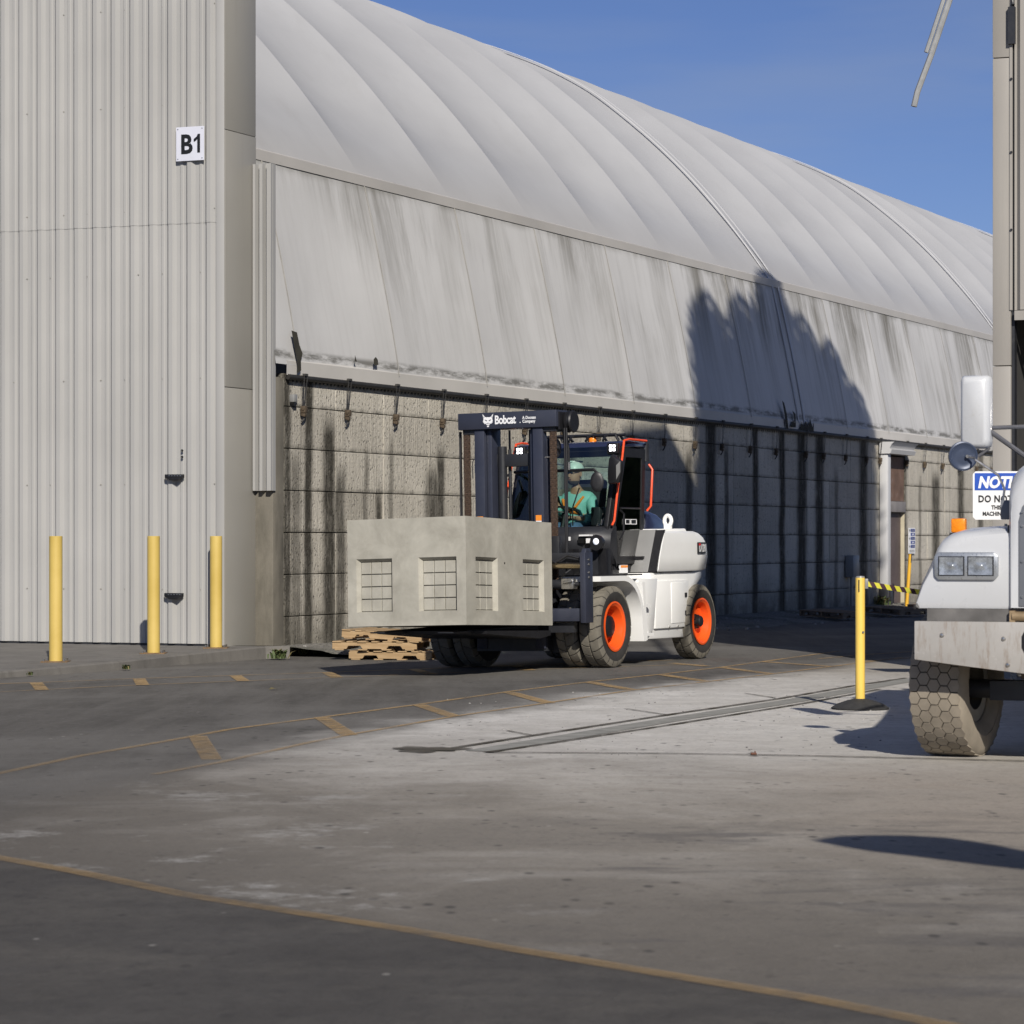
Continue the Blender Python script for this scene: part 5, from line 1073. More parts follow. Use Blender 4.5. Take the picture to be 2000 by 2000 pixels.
# =================================================================== yellow bollards
def yellow_mat():
    t = NT('chipped_yellow_paint'); p = t.pos(); n = t.noise(p, 1.5, 4)
    c = t.mix(t.mapr(n, .3, .7), (.52,.37,.085), (.63,.465,.135)); c = t.mix(t.mapr(t.noise(t.map(p, (1,1,.25)), 7, 5, .7), .64, .72, 0, .85), c, (.36,.26,.09))
    c = t.mix(t.mapr(t.noise(t.map(p, (1,1,.5)), 9, 5, .72), .69, .705, 0, 1), c, (.05,.035,.025)); t.fin(c, .5); return t.m
YEL = yellow_mat()
for u, v, Yd, lab in ((109,1286,35.6,'chipped yellow bollard standing apart towards the open end of the pavement'), (300,1273,37.5,'yellow steel bollard between the two others before the corrugated wall'), (422,1262,38.75,'yellow steel bollard at the corner of the corrugated building')):
    X = (u-1000)/FPX*Yd; zz = slab_z(X, Yd)
    b = thing('bollard', lab, 'bollard', T((X, Yd, zz)), 'yellow bollards on the pavement')
    hgt = EYE - (1047-HOR)/FPX*Yd - zz
    mb = MB(); mb.tube([(0,0,0),(0,0,hgt-.004),(0,0,hgt)], [.086,.086,.082], 24); mb.build('pipe', YEL, b, smooth=40)
    mb = MB(); mb.bx(-.17,.17,-.17,.17,-.03,.012); mb.build('base_plate', mat('rusty_plate', (.16,.10,.05), .8, 0, .3, 12), b, bevel=.004)
    for dx in (-.13,.13):
        for dy in (-.13,.13): mb = MB(); mb.cyl((dx,dy,.01),(dx,dy,.045),.014,n=6); mb.build('bolt', MT['steel'], b)
p = gnd(1680, 1385)
sb = thing('belt_stanchion', 'yellow belt barrier post on a domed black rubber base', 'barrier post', T(p))
SY = mat('smooth_yellow_plastic', (.80,.55,.11), .4, 0, .05, 3, dirt=(.4,.28,.1), dirt_amt=-.12)
mb = MB(); mb.tube([(0,0,.03),(0,0,1.235),(0,0,1.245)], [.045,.045,.043], 20); mb.build('post', SY, sb, smooth=40)
mb = MB(); mb.tube([(0,0,1.245),(0,0,1.26)], [.044,.04], 20); mb.build('cap', MT['fl_grey'], sb)
mb = MB(); mb.lathe([(.27,.0),(.275,.015),(.22,.05),(.12,.085),(.05,.10),(.0,.10)], 32, Matrix.Rotation(R_(90),4,'X')); mb.build('rubber_base', mat('black_rubber_base', (.03,.03,.03), .85, 0, .3, 12, .4, 50, .01, dirt=(.16,.15,.14), dirt_amt=.02), sb, smooth=40)
mb = MB(); mb.bx(-.022,-.012,-.047,-.044,1.11,1.225); mb.build('belt_slot', MT['decal_k'], sb)
mb = MB(); mb.cyl((.022,-.043,.73),(.022,-.052,.73),.011,n=8); mb.build('screw', MT['steel'], sb)
mb = MB(); mb.bx(.043,.075,-.02,.02,1.14,1.235); mb.build('belt_clip', MT['fl_grey'], sb, bevel=.004)
def hazard():
    t = NT('hazard_belt'); p = t.coord('Object', sb); x, y, z = t.sep(p)
    q = t.math('FRACT', t.math('DIVIDE', t.math('SUBTRACT', x, t.math('MULTIPLY', z, -.55)), .088))
    t.fin(t.mix(t.mapr(q, .48, .52), (.62,.58,.05), (.05,.02,.03)), .6); return t.m
rng = random.Random(5)
mb = MB(); rows = []
for i in range(41):
    f_ = i/40; x = .075 + f_*3.2; zc = 1.185 - .16*math.sin(math.pi*f_) - .03*f_; tw = .012*math.sin(f_*9)
    rows.append([(x, tw+.30*f_, zc-.025), (x, -tw+.30*f_, zc+.025)])
mb.grid(rows); mb.build('belt', hazard(), sb, smooth=60, recalc=False)
mb = MB(); mb.tube([(3.28,.31,0),(3.28,.31,1.24)], .045, 16); mb.build('far_post', SY, sb); mb = MB(); mb.lathe([(.27,.0),(.275,.015),(.22,.05),(.12,.085),(.05,.10)], 28, T((3.28,.31,0)) @ Matrix.Rotation(R_(90),4,'X')); mb.build('rubber_base', bpy.data.materials['black_rubber_base'], sb, smooth=40)
pd = W(28.95, .55, 0)
th = thing('leaning_post', 'slim yellow barrier post leaning at the brown doorway', 'barrier post', T((pd.x, pd.y, ground_z(pd.x, pd.y)+.1)) @ Matrix.Rotation(R_(4),4,'Y'))
mb = MB(); mb.tube([(0,0,0),(0,0,1.25)], .042, 16); mb.build('post', mat('amber_plastic', (.72,.40,.03), .45, 0, .05), th); mb = MB(); mb.bx(.02,.035,-.06,-.05,1.05,1.27); mb.build('belt_slot', MT['decal_k'], th)

# =================================================================== pallets
def wood(name, a, b):
    t = NT(name); p = t.coord('Object'); g_ = t.noise(t.map(p, (1.2,14,14)), 3, 5, .65); c = t.mix(t.mapr(g_, .3, .7), a, b)
    oi = t.node('ShaderNodeObjectInfo'); c = t.mix(t.mapr(oi.outputs['Random'], 0, 1, 0, .35), c, lerp(a, .55)); t.fin(c, .85); t.bump(g_, .3, .003); return t.m
WD1, WD2 = wood('pallet_pine', (.33,.215,.105), (.48,.34,.19)), wood('old_pallet_wood', (.14,.10,.065), (.26,.19,.13))
mb = MB()   # notched stringer: length along x
mb.prism([(0,0),(.2,0),(.23,.045),(.40,.045),(.43,0),(.77,0),(.80,.045),(.97,.045),(1.0,0),(1.2,0),(1.2,.09),(0,.09)], 'y', -.019, .019); 
STR = {id(m): mb.mesh('stringer', m, bevel=.003, seg=1) for m in (WD1, WD2)}
def bmsh(m, w): q = MB(); q.bx(-w/2, w/2, -.5, .5, 0, .018); return q.mesh('deck_board', m, bevel=.003, seg=1)
DB = {id(m): [bmsh(m, .13), bmsh(m, .09)] for m in (WD1, WD2)}
def pallet(label, M, m, group, missing=()):
    t = thing('pallet', label, 'pallet', M, group); r = random.Random(label)
    for y_ in (-.47,0,.47): obj('stringer', STR[id(m)], t, (-.6, y_, .02))
    for k in range(7):
        if k in missing: continue
        o = obj('deck_board', DB[id(m)][k % 2], t, (-.53+k*.177, r.uniform(-.01,.01), .111)); o.rotation_euler = (0, 0, r.uniform(-.01,.01))
    for k in range(4): obj('deck_board', DB[id(m)][0], t, (-.5+k*.333, 0, .001))
    return t
pc = gnd(762, 1291); hd = math.atan2(-.30, 1)
pal = []
base = Vector((-1.68, 38.95, ground_z(-1.98, 38.95)+.0))
for k, (dx, dy, rz, lab) in enumerate(((.10,0,-14,'pine pallet at the bottom of the stack behind the forklift'), (-.16,.02,-9,'pine pallet in the middle of the stack behind the forklift'), (.02,.06,-20,'pine pallet on top of the stack under the concrete vault'))):
    pallet(lab, T(base + Vector((dx, dy, .135*k))) @ Matrix.Rotation(R_(rz),4,'Z') @ Matrix.Rotation(R_(2.5 if k == 2 else 0),4,'Y'), WD1, 'stacked pine pallets')
# more pallets and a steel plate stack in the shade of the wall
def wp(s, e, dz=0): p = W(s, e, 0); return Vector((p.x, p.y, ground_z(p.x, p.y)+dz))
for (s, e, rz, dz, lab) in ((20.2,1.6,60,.08,'weathered pallet lying flat in the shade just behind the rear wheel'), (23.4,2.0,48,.08,'weathered pallet propped in the shaded strip between rear wheel and barrier post'),
                            (26.6,1.9,70,.06,'weathered pallet lying behind the barrier post in the shade')):
    pallet(lab, T(wp(s, e, dz)) @ Matrix.Rotation(R_(rz),4,'Z') @ Matrix.Rotation(R_(3),4,'X'), WD2, 'old pallets along the shaded wall', (3,))
for (s, e, dz, rz) in ((25.6,3.1,.0,25),(29.2,3.3,.0,25)):
    pallet('weathered pallet under the steel plate end nearer the ' + ('forklift' if s < 27 else 'doorway'), T(wp(s, e, dz)) @ Matrix.Rotation(R_(rz),4,'Z'), WD2, 'old pallets under the steel plates')
pl = thing('steel_plate', 'long blue grey steel plate lying on pallets behind the barrier belt', 'steel plate', T(wp(27.6,3.2,.145)) @ Matrix.Rotation(R_(62),4,'Z'))
mb = MB(); mb.bx(-2.6,2.6,-.6,.6,0,.16); mb.build('plate', mat('mill_scale_steel', (.16,.18,.22), .35, .5, .15, 1.5), pl, bevel=.006)
mb = MB(); mb.bx(-1.6,-1.35,-.612,-.603,.03,.11); mb.build('paper_tag', MT['decal_w'], pl)
pl = thing('dark_crate_row', 'low dark timber crate standing on the plates behind the barrier belt', 'crate', T(wp(30.2,1.7,.05)) @ Matrix.Rotation(R_(64),4,'Z'))
for k in range(4): mb = MB(); mb.bx(-1.2,1.2,-.52,-.5,.05+k*.13,.16+k*.13); mb.build('slat', WD2, pl)
mb = MB(); mb.bx(-1.18,1.18,-.49,.5,.0,.56); mb.build('box', MT['charcoal'], pl)

# =================================================================== white truck
TF = Vector((-.35,-.937,0)).normalized(); TL = Vector((-TF.y, TF.x, 0))
TM = frame((4.215, 20.24, 0), TF)
tr = thing('white_truck', 'dusty white dump truck with twin headlights and steel bumper', 'truck', TM)
def tp(mb, name, m, parent=tr, **k): return mb.build(name, m, parent, **k)
TW = mat('truck_white_paint', (.55,.56,.57), .3, 0, .04, 2, dirt=(.42,.39,.33), dirt_amt=-.07, coat=.3)
REFL = mat('lamp_reflector', (.42,.44,.47), .22, .45, .45, 22)
BEZ = mat('dull_chrome_bezel', (.40,.42,.44), .3, .6, .1, 10)
TG = mat('truck_grey_panel', (.16,.17,.19), .4, 0, .1, 3)
BUMP = NT('streaked_bumper')
def _b():
    t = BUMP; p = t.pos(); n = t.noise(t.map(p, (7,7,1.2)), 2.2, 7, .7); c = t.mix(t.mapr(t.noise(p, 2, 5), .3, .7), (.36,.345,.32), (.46,.44,.41))
    c = t.mix(t.mapr(n, .52, .68, 0, .85), c, (.27,.21,.16)); c = t.mix(t.mapr(t.noise(p, 11, 6, .7), .62, .72, 0, .6), c, (.62,.60,.57)); t.fin(c, .55); t.b.inputs['Metallic'].default_value = .15
_b(); BM_ = BUMP.m
# tyre with hexagonal blocks
def hex_tyre(R, w, r_in, mats):
    mb = MB(); h = w/2; Ri = R-.014
    mb.mi = 0
    for sd in (-1,1): mb.lathe([(r_in, sd*h*.70),(r_in+.03, sd*h*.86),(r_in+.10, sd*h*.98),(R-.16, sd*h*1.0),(R-.07, sd*h*.97),(R-.028, sd*h*.9),(Ri, sd*h*.82)], 60)
    mb.lathe([(r_in,-h*.7),(r_in,h*.7)], 60); mb.mi = 2; mb.lathe([(Ri,-h*.83),(Ri,0),(Ri,h*.83)], 60)
    mb.mi = 1; n = 36; rows = 5; pw = w*.90/rows; ap = 2*math.pi/n
    for r in range(rows):
        yc = (-(rows-1)/2 + r)*pw
        for k in range(n):
            ac = (k + (.5 if r % 2 else 0))*ap; top, bot_ = [], []
            for (fa, fy) in ((0,.667),(.5,.333),(.5,-.333),(0,-.667),(-.5,-.333),(-.5,.333)):
                yy = yc + fy*pw*.93; a = ac + fa*ap*.90; rr = R - .012*(abs(yy)/h)**3
                if abs(yy) > h*.9: yy = math.copysign(h*.9, yy)
                top.append((rr*math.cos(a), yy, rr*math.sin(a))); bot_.append((Ri*math.cos(a)*.995, yy, Ri*math.sin(a)*.995))
            mb.add(top+bot_, [tuple(range(6))] + [(i,(i+1)%6,6+(i+1)%6,6+i) for i in range(6)])
    return mb.mesh('tyre', mats, smooth=35)
HT = hex_tyre(.55, .43, .29, [MT['tdust'], MT['tdust'], MT['tgap']])
mb = MB(); mb.lathe([(.30,.12),(.31,.135),(.28,.13),(.26,.05),(.24,-.02),(.12,-.02),(.11,.05),(0,.06)], 40); mb.lathe([(.30,.12),(.30,-.14),(.2,-.14)], 40); TRim = mb.mesh('rim', mat('dusty_steel_rim', (.28,.26,.22), .6, .3, .15, 6), smooth=40)
for y_, st_ in ((-.96, 1), (.96, -1)):
    o = obj('front_tyre', HT, tr, (0, y_, .543)); o.rotation_euler = (0, 0, R_(-7) + (math.pi if st_ > 0 else 0)); obj('rim', TRim, o)
mb = MB(); mb.cyl((0,-.95,.5),(0,.95,.5),.07); mb.bx(-.2,.1,-.7,.7,.42,.56); tp(mb, 'front_axle', MT['charcoal'])
mb = MB(); mb.bx(-8.0,.75,-.48,-.38,.75,1.0); mb.bx(-8.0,.75,.38,.48,.75,1.0); mb.bx(-.6,.5,-.4,.4,.6,1.2); tp(mb, 'chassis_rails', mat('dusty_chassis', (.09,.075,.055), .9, 0, .3, 6))
# bumper: face tapers up at the end
mb = MB(); mb.prism([(-1.10,.745),(-.72,.70),(0,.62),(.72,.70),(1.10,.745),(1.10,1.02),(-1.10,1.02)], 'x', .82, .86); bo = tp(mb, 'bumper', BM_, bevel=.006)
for a_ in (-1.10, 1.07): mb = MB(); mb.bx(.5,.82,a_,a_+.03,.76,1.01); tp(mb, 'bumper_return', BM_, bo)
for y_, z_ in ((-.46,.90),(-.43,.715),(.46,.90),(.43,.715),(-.9,.92)): mb = MB(); mb.lathe([(0,.012),(.012,.01),(.018,0)], 12, T((.86,y_,z_)) @ Matrix.Rotation(R_(-90),4,'Z')); tp(mb, 'bolt', MT['steel'], bo)
for y_ in (-.24,.24): mb = MB(); mb.prism([(y_-.07,.80),(y_+.07,.80),(y_+.09,.84),(y_+.09,.92),(y_+.07,.96),(y_-.07,.96),(y_-.09,.92),(y_-.09,.84)], 'x', .861, .865); tp(mb, 'tow_slot', MT['decal_k'], bo)
mb = MB(); mb.bx(.70,.80,-1.02,1.02,1.02,1.11); tp(mb, 'bumper_filler', mat('grimy_grey_filler', (.12,.115,.11), .8, 0, .3, 5, dirt=(.3,.28,.24), dirt_amt=.05))
mb = MB(); mb.cyl((.83,-.40,1.06),(.83,-.12,1.06),.035); mb.bx(.78,.85,-.42,-.38,1.0,1.1); tp(mb, 'tow_pin', mat('rusty_pin', (.3,.22,.13), .6, .5, .25, 12))
# fender and headlight nose, lofted from front to back
def fender(sd):
    rings = []
    #  x, outer y, inner y, bottom z, top z, edge radius
    for x, k, zb, dz in ((.800,.955,1.135,-.11),(.79,.975,1.112,-.06),(.74,.99,1.105,-.02),(.60,1.0,1.105,.0),(.30,1.0,1.12,.02),(0,1.0,1.20,.02),(-.3,.99,1.19,.01),(-.62,.97,1.0,-.05),(-.85,.94,.75,-.14)):
        oz = 1.13*k; pts = [(x, sd*.42, zb), (x, sd*(oz-.02), zb), (x, sd*oz, zb+.03), (x, sd*(oz-.05), 1.30+dz*.4), (x, sd*(oz-.14), 1.50+dz), (x, sd*(oz-.165), 1.565+dz), (x, sd*(oz-.20), 1.615+dz), (x, sd*(oz-.26), 1.65+dz), (x, sd*(oz-.34), 1.672+dz*.9), (x, sd*.55, 1.69+dz*.8), (x, sd*.42, 1.70+dz*.8)]
        rings.append(pts)
    mb = MB(); mb.loft(rings); return mb
for sd in (-1,1):
    fo = tp(fender(sd), 'fender', TW, smooth=42)
    mb = MB(); mb.tube([(x, sd*(1.13*k-.004), zb+.012) for x, k, zb in ((.795,.965,1.12),(.74,.99,1.105),(.60,1.0,1.105),(.30,1.0,1.12),(0,1.0,1.20),(-.3,.99,1.19),(-.62,.97,1.0),(-.85,.94,.75))], .018, 8); tp(mb, 'rubber_flare', MT['black'], fo, smooth=50)
    mb = MB(); mb.bx(-.8,.79,*sorted((sd*.432,sd*.444)),1.60,1.708); tp(mb, 'panel_gap', MT['black'], fo)
    for x_ in (.55,.2,-.2,-.5): mb = MB(); mb.cyl((x_,sd*.50,1.70),(x_,sd*.50,1.718),.011,n=8); tp(mb, 'rivet', MT['steel'], fo)
    mb = MB(); mb.bx(.05,.12,*sorted((sd*.47,sd*.53)),1.80,1.90); mb.bx(.06,.11,*sorted((sd*.40,sd*.50)),1.84,1.87); tp(mb, 'hood_latch', MT['black'], fo, bevel=.006)
    # twin rectangular headlights in a bezel
    ya, yb2 = .505, .965
    z0_, z1_ = 1.315, 1.515; mb = MB()
    outer = [(sd*q, r) for q, r in ((ya+.03,z0_),(yb2-.03,z0_),(yb2,z0_+.03),(yb2,z1_-.03),(yb2-.03,z1_),(ya+.03,z1_),(ya,z1_-.03),(ya,z0_+.03))]
    mb.prism(outer, 'x', .775, .825); bz = tp(mb, 'headlight_bezel', BEZ, bevel=.01)
    for (a, b) in ((.535,.725),(.745,.935)):
        mb = MB(); mb.bx(.80,.826,*sorted((sd*a,sd*b)),1.345,1.485); tp(mb, 'lamp_housing', MT['charcoal'], bz)
        mb = MB(); ym = sd*(a+b)/2
        mb.loft([[(.8265,ym-.085,1.352),(.8265,ym+.085,1.352),(.8265,ym+.085,1.478),(.8265,ym-.085,1.478)],[(.836,ym-.085,1.352),(.836,ym+.085,1.352),(.836,ym+.085,1.478),(.836,ym-.085,1.478)],[(.829,ym-.05,1.38),(.829,ym+.05,1.38),(.829,ym+.05,1.45),(.829,ym-.05,1.45)],[(.831,ym-.018,1.405),(.831,ym+.018,1.405),(.831,ym+.018,1.428),(.831,ym-.018,1.428)],[(.837,ym-.012,1.41),(.837,ym+.012,1.41),(.837,ym+.012,1.424),(.837,ym-.012,1.424)]])
        tp(mb, 'reflector', REFL, bz, smooth=60)
        mb = MB(); mb.add([(.840,sd*a+sd*.008,1.352),(.840,sd*b-sd*.008,1.352),(.840,sd*b-sd*.008,1.478),(.840,sd*a+sd*.008,1.478)], [(0,1,2,3)]); tp(mb, 'lamp_glass', glass('headlight_glass_%d_%d' % (sd, int(a*100)), (.95,.96,.96), .04, .08), bz)
    mb = MB(); mb.bx(.12,.20,*sorted((sd*.86,sd*.98)),1.60,1.655); mk = tp(mb, 'marker_base', MT['charcoal'])
    mb = MB(); mb.bx(.12,.20,*sorted((sd*.865,sd*.97)),1.655,1.76); tp(mb, 'marker_lens', mat('amber_lens_%d' % sd, (.85,.25,.01), .25, 0, .15, 40, .3, 150, .003), mk, bevel=.012)
# hood
rings = []
for x, hw, zt in ((.84,.41,2.02),(.80,.43,2.10),(.60,.46,2.17),(0,.50,2.24),(-.8,.58,2.32),(-2.2,.78,2.42)):
    pts = [(x,-hw,1.12),(x,-hw,zt-.22)] + [(x,-hw+.22-.22*math.cos(R_(q)),zt-.22+.22*math.sin(R_(q))) for q in (15,30,45,60,75,90)] + [(x,hw-.22+.22*math.cos(R_(q)),zt-.22+.22*math.sin(R_(q))) for q in (90,75,60,45,30,15)] + [(x,hw,zt-.22),(x,hw,1.12)]
    rings.append(pts)
mb = MB(); mb.loft(rings); tp(mb, 'hood', TW, smooth=42)
gp = [(-.355,1.13),(.355,1.13),(.355,1.74),(.33,1.84),(.26,1.90),(-.26,1.90),(-.33,1.84),(-.355,1.74)]
mb = MB(); mb.prism(gp, 'x', .83, .852); gr = tp(mb, 'grille_surround', TG, bevel=.008)
for k in range(11): mb = MB(); mb.bx(.852,.862,-.29,.29,1.22+k*.055,1.25+k*.055); tp(mb, 'grille_slat', MT['charcoal'], gr)
for z_ in (1.2,1.45,1.7,1.80):
    for y_ in (-.33,.33): mb = MB(); mb.cyl((.852,y_,z_),(.86,y_,z_),.01,n=8); tp(mb, 'rivet', MT['steel'], gr)
# cab (mostly beyond the frame)
mb = MB(); mb.prism([(-2.3,.9),(-2.3,2.35),(-2.55,3.15),(-4.1,3.2),(-4.1,.9)], 'y', -.80, .80); tp(mb, 'cab', TW, bevel=.05, seg=3)
mb = MB(); mb.prism([(-.68,2.42),(.68,2.42),(.62,3.04),(-.62,3.04)], 'x', 0, .01, Matrix.Translation((-2.29,0,0)) @ Matrix.Translation((0,0,2.38)) @ Matrix.Rotation(R_(-17.5),4,'Y') @ Matrix.Translation((0,0,-2.38))); tp(mb, 'windscreen', MT['hood_navy'])
for sd in (-1,1): mb = MB(); mb.prism([(-2.62,2.3),(-3.6,2.3),(-3.6,3.0),(-2.75,3.0)], 'y', *sorted((sd*.80, sd*.806))); tp(mb, 'side_window', MT['hood_navy'])
# dump body and rear wheels
mb = MB(); mb.prism([(-4.5,1.3),(-4.5,2.5),(-8.6,2.5),(-8.6,1.3)], 'y', -1.15, 1.15); db = tp(mb, 'dump_body', mat('dump_body_grey', (.25,.25,.25), .6, .2, .15, 2), bevel=.03)
for k in range(6):
    for sd in (-1,1): mb = MB(); mb.bx(-4.7-k*.7,-4.6-k*.7,*sorted((sd*1.15,sd*1.22)),1.3,2.5); tp(mb, 'body_rib', bpy.data.materials['dump_body_grey'], db)
for x_ in (-6.0,-7.3):
    for y_ in (-.95,.95): o = obj('rear_tyre', HT, tr, (x_, y_, .543)); obj('rim', TRim, o)
# mirrors
mc = TM.inverted() @ ray(1907, 805, 21.6)
mb = MB(); mb.loft([[(mc.x+dx, mc.y+sx_*.118*k, mc.z+sz*.285*k2) for sx_, sz in ((-1,-.8),(-.93,-.93),(-.75,-1),(.75,-1),(.93,-.93),(1,-.8),(1,.85),(.93,.96),(.75,1),(-.75,1),(-.93,.96),(-1,.85))] for dx, k, k2 in ((-.05,1,1),(.02,1.0,1.0),(.07,.9,.96),(.09,.7,.88))])
mo = tp(mb, 'wing_mirror', TW, smooth=50)
mb = MB(); mb.bx(mc.x-.06,mc.x-.05,mc.y-.10,mc.y+.10,mc.z-.26,mc.z+.26); tp(mb, 'mirror_glass', MT['chrome'], mo)
a_ = TM.inverted() @ ray(1925, 836, 21.55); b_ = TM.inverted() @ ray(2040, 832, 22.0); c_ = TM.inverted() @ ray(2040, 918, 21.7)
AR = mat('mirror_arm_grey', (.14,.14,.15), .45, .3, .1, 6)
mb = MB(); mb.tube([a_+Vector((.03,-.03,0)), a_, b_, (-2.5,-.78,2.9)], .017, 8); mb.tube([a_, c_, (-2.35,-.78,2.2)], .02, 8); mb.tube([a_, a_+Vector((-.02,.02,-.16)), a_+Vector((-.02,-.06,-.22))], .014, 8); tp(mb, 'mirror_arm', AR)
rc = TM.inverted() @ ray(1881, 891, 20.1); face = (TM.to_3x3().inverted() @ Vector((.10,-1,-.05))).normalized()
RM = Matrix.Translation(rc) @ Vector((0,1,0)).rotation_difference(face).to_matrix().to_4x4()
mb = MB(); mb.lathe([(0,.012),(.05,.011),(.092,.007),(.097,.012),(.107,.008),(.108,-.012),(.09,-.03),(0,-.05)], 36, RM); ro = tp(mb, 'spot_mirror', mat('mirror_back_sky_reflection', (.045,.06,.10), .35, .2, .05), smooth=60)  # chrome back: the sky it mirrors is painted in as dark blue
d_ = TM.inverted() @ ray(1962, 955, 19.9); e_ = TM.inverted() @ ray(1958, 985, 19.85)
mb = MB(); f0 = RM @ Vector((-.02,.03,0)); mb.tube([f0, f0+face*.02+Vector((0,.05,-.01)), TM.inverted() @ ray(1905,898,20.0), TM.inverted() @ ray(1950,928,19.95), d_, e_], .009, 8); mb.cyl(f0-face*.0, f0+face*.015, .012, n=10); tp(mb, 'spot_mirror_arm', MT['steel'])
mb = MB(); mb.bx(e_.x-.03,e_.x+.03,e_.y-.01,e_.y+.06,e_.z-.11,e_.z+.03); tp(mb, 'arm_bracket', TG, bevel=.01)

# =================================================================== weeds
LEAF = mat('weed_green', (.06,.085,.025), .7, 0, .3, 20); LEAF2 = mat('dry_weed', (.16,.13,.05), .8, 0, .3, 20)
def weed(p, n, h, label, rng, group='weeds along the kerb'):
    mb = MB()
    for k in range(n):
        a = rng.uniform(0, 6.28); l = h*rng.uniform(.5, 1.1); w = .012*rng.uniform(.6,1.4)*h/.12; lean = rng.uniform(.3,1.0); b = Vector((rng.gauss(0,.25*h), rng.gauss(0,.25*h), 0)); d = Vector((math.cos(a), math.sin(a), 0)); s_ = Vector((-d.y, d.x, 0))
        p1 = b + d*l*lean*.4 + Vector((0,0,l*.6)); p2 = b + d*l*lean + Vector((0,0,l*.75)); mb.mi = 1 if rng.random() < .3 else 0
        mb.add([b-s_*w*.6, b+s_*w*.6, p1+s_*w, p1-s_*w, p2], [(0,1,2,3),(3,2,4)])
    o = mb.build('weed', [LEAF, LEAF2], smooth=0, recalc=False); o.location = p; return tag(o, label, 'weed', group)
rng = random.Random(2)
for u, v, n, h, lab in ((545,1289,90,.17,'leafy green weed tuft at the end of the kerb by the block wall'), (247,1310,60,.08,'small green weed growing at the foot of the kerb below two bollards'), (58,1322,40,.06,'low dry weed at the foot of the kerb near its open end'), (592,1281,50,.12,'green weed at the foot of the block wall beside the kerb end'), (618,1280,60,.07,'low mossy weed patch at the foot of the block wall'), (1700,1180,60,.3,'straggly weed at the wall beside the white downspout')):
    p = gnd(u, v, .02) if v > 1200 else W(28.2,.15,.05); weed(p, n, h, lab, rng)
p = gnd(536,1348); mb = MB(); mb.add([(-.06,-.02,0),(.0,-.05,.01),(.07,0,.015),(.01,.05,.01),(-.04,.03,.02)], [(0,1,2,3,4)]); o = mb.build('fallen_leaf', LEAF2, smooth=0, recalc=False); o.location = p + Vector((0,0,.01)); tag(o, 'single dry leaf lying on the asphalt before the kerb', 'leaf')
p = gnd(1472,1475); mb = MB(); mb.bx(-.022,.022,-.02,.02,0,.02); mb.bx(.005,.015,-.01,.01,.02,.032); o = mb.build('debris', mat('brown_chip', (.12,.05,.03), .8), bevel=.008); o.location = p; tag(o, 'small brown wood chip lying on the slab joint', 'debris')

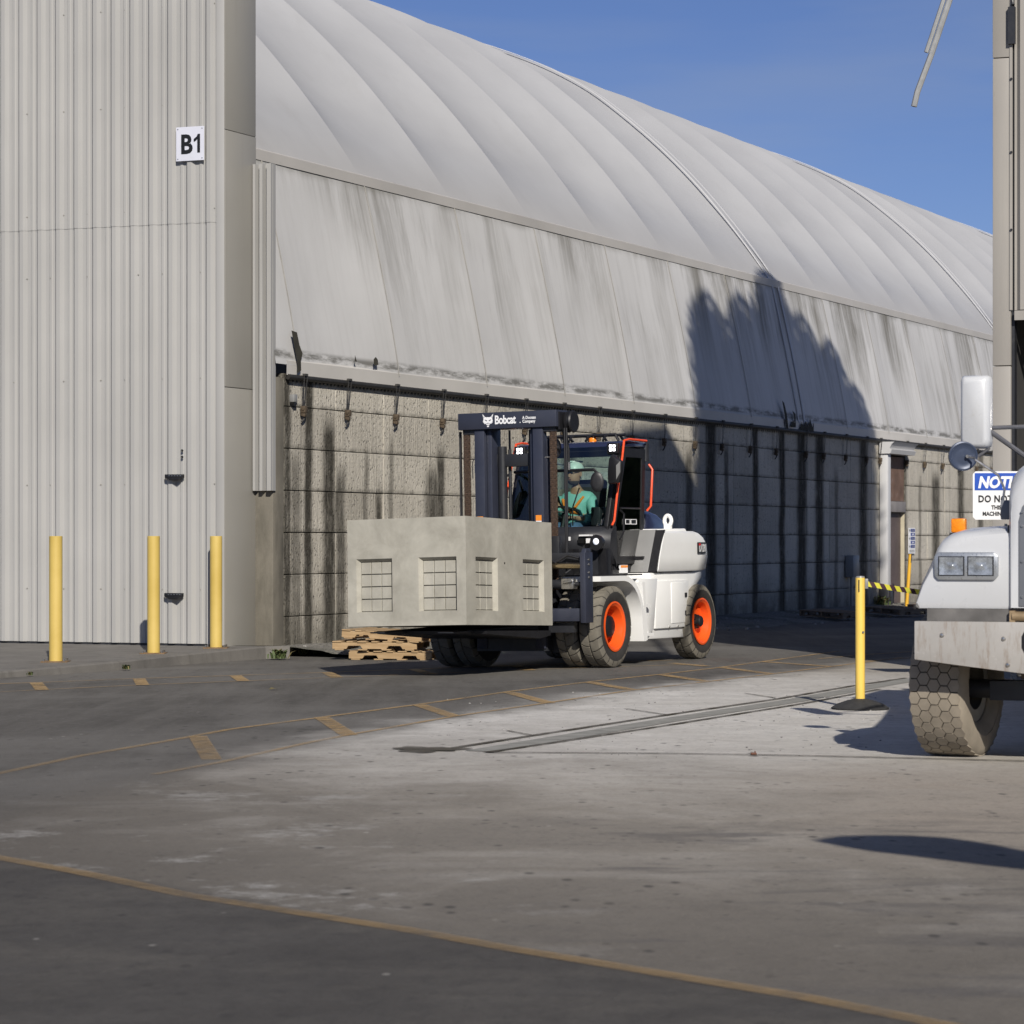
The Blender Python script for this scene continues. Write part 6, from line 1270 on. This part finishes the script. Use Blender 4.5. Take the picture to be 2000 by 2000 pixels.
# =================================================================== invented evergreen row outside the view, added to throw the hall's shadow
NEED = mat('shadow_tree_leaf', (.035,.06,.025), .8, 0, .3, 3); BARK = mat('bark', (.10,.07,.05), .9, 0, .3, 6)
TANE = math.tan(ELEV)
tgt = [(18.15,6.75,.80),(20.15,6.9,.78),(22.15,7.9,.85),(24.1,6.7,.85),(25.85,6.1,.80),(27.4,5.0,.72)]
for k, (sw_, zw, r) in enumerate(tgt):
    wpnt = W(sw_, -.2, 0); kk = 20.5; pos = wpnt - LH*kk; Ht = zw + kk*TANE; rg = random.Random(40+k)
    tree = thing('added_shadow_tree', ORD[k] + ' unseen evergreen tree, added to shade the hall, behind the metal shed, counted from its corner', 'tree', T((pos.x, pos.y, ground_z(pos.x, pos.y))), 'added shadow trees behind the metal shed')
    mb = MB(); mb.tube([(0,0,0),(.05,0,Ht*.4),(0,.05,Ht*.93)], [.28,.18,.03], 8)
    for q in range(24): z_ = Ht*(.06+.85*q/24); a = q*2.4; mb.tube([(0,0,z_),(math.cos(a)*r*.7,math.sin(a)*r*.7,z_+.5)], [.05,.015], 5)
    mb.build('trunk', BARK, tree)
    mb = MB(); tp_ = 1.7/Ht
    def prof_r(t_): return r*(min(1, t_/.03)**.5)*(1 if t_ < 1-tp_ else max(.0, (1-t_)/tp_)**.55)
    rings = []
    for i in range(40):
        t_ = (i/24*(1-tp_*1.05) if i < 25 else 1-tp_*1.05*(1-(i-24)/15)); rings.append([(prof_r(t_)*.95*(1+.05*math.sin(5*a+i)+rg.uniform(-.05,.05))*math.cos(a), prof_r(t_)*.95*(1+.05*math.sin(4*a+2*i)+rg.uniform(-.05,.05))*math.sin(a), .2+t_*(Ht-.4)) for a in [R_(q) for q in range(0,360,30)]])
    mb.loft(rings)
    for i in range(5200):
        t_ = rg.random()**.9; rr = prof_r(t_)*rg.uniform(.8,1.1); a = rg.uniform(0,6.283); c = Vector((rr*math.cos(a), rr*math.sin(a), .2+t_*(Ht-.2))); sz = rg.uniform(.09,.2)
        d = Vector((math.cos(a)*.6+rg.gauss(0,.4), math.sin(a)*.6+rg.gauss(0,.4), rg.uniform(.2,1))).normalized(); s_ = d.orthogonal().normalized()*sz*.35
        mb.add([c-s_, c+d*sz*.5+s_*.6, c+d*sz*1.2, c+d*sz*.5-s_*1.2], [(0,1,2,3)])
    mb.build('crown', NEED, tree, smooth=0, recalc=False)
# invented post and panel outside the view, shaped to throw the near yard shadow
g0, g1 = gnd(1585,1643), gnd(2000,1680); Hl = 4.6; off = -LH*(Hl/TANE)
pole_ = thing('near_shadow_caster', 'unseen post with a long panel, added to shade the near yard', 'shadow caster', T((g1.x+3.2+off.x, g1.y+off.y-.3, 0)))
base = Vector(pole_.matrix_world.translation); ctr = []
edge_t = [(1590,1642),(1640,1634),(1700,1632),(1780,1633),(1850,1637),(1930,1648),(2010,1664)]; edge_b = [(2010,1699),(1930,1690),(1850,1680),(1780,1671),(1700,1662),(1640,1652)]
pts = [gnd(u, v) + off - base for u, v in edge_t]; pts2 = [gnd(u, v) + off - base for u, v in edge_b]
ext = [Vector((3.6,-.6,0)), Vector((3.6,-1.5,0))]
poly = [(p.x, p.y) for p in pts] + [(pts[-1].x+1.6, pts[-1].y-.55), (pts2[0].x+1.7, pts2[0].y-.45)] + [(p.x, p.y) for p in pts2]
mb = MB(); mb.prism(poly, 'z', Hl-.02, Hl+.02); mb.build('panel', MT['hood_navy'], pole_)
mb = MB(); mb.tube([(0,0,0),(0,0,Hl-.05)], .07, 12); mb.tube([(0,0,Hl-.06),(pts[-1].x+1.2,pts[-1].y-.7,Hl-.04)], .05, 8); mb.build('post', MT['steel'], pole_)
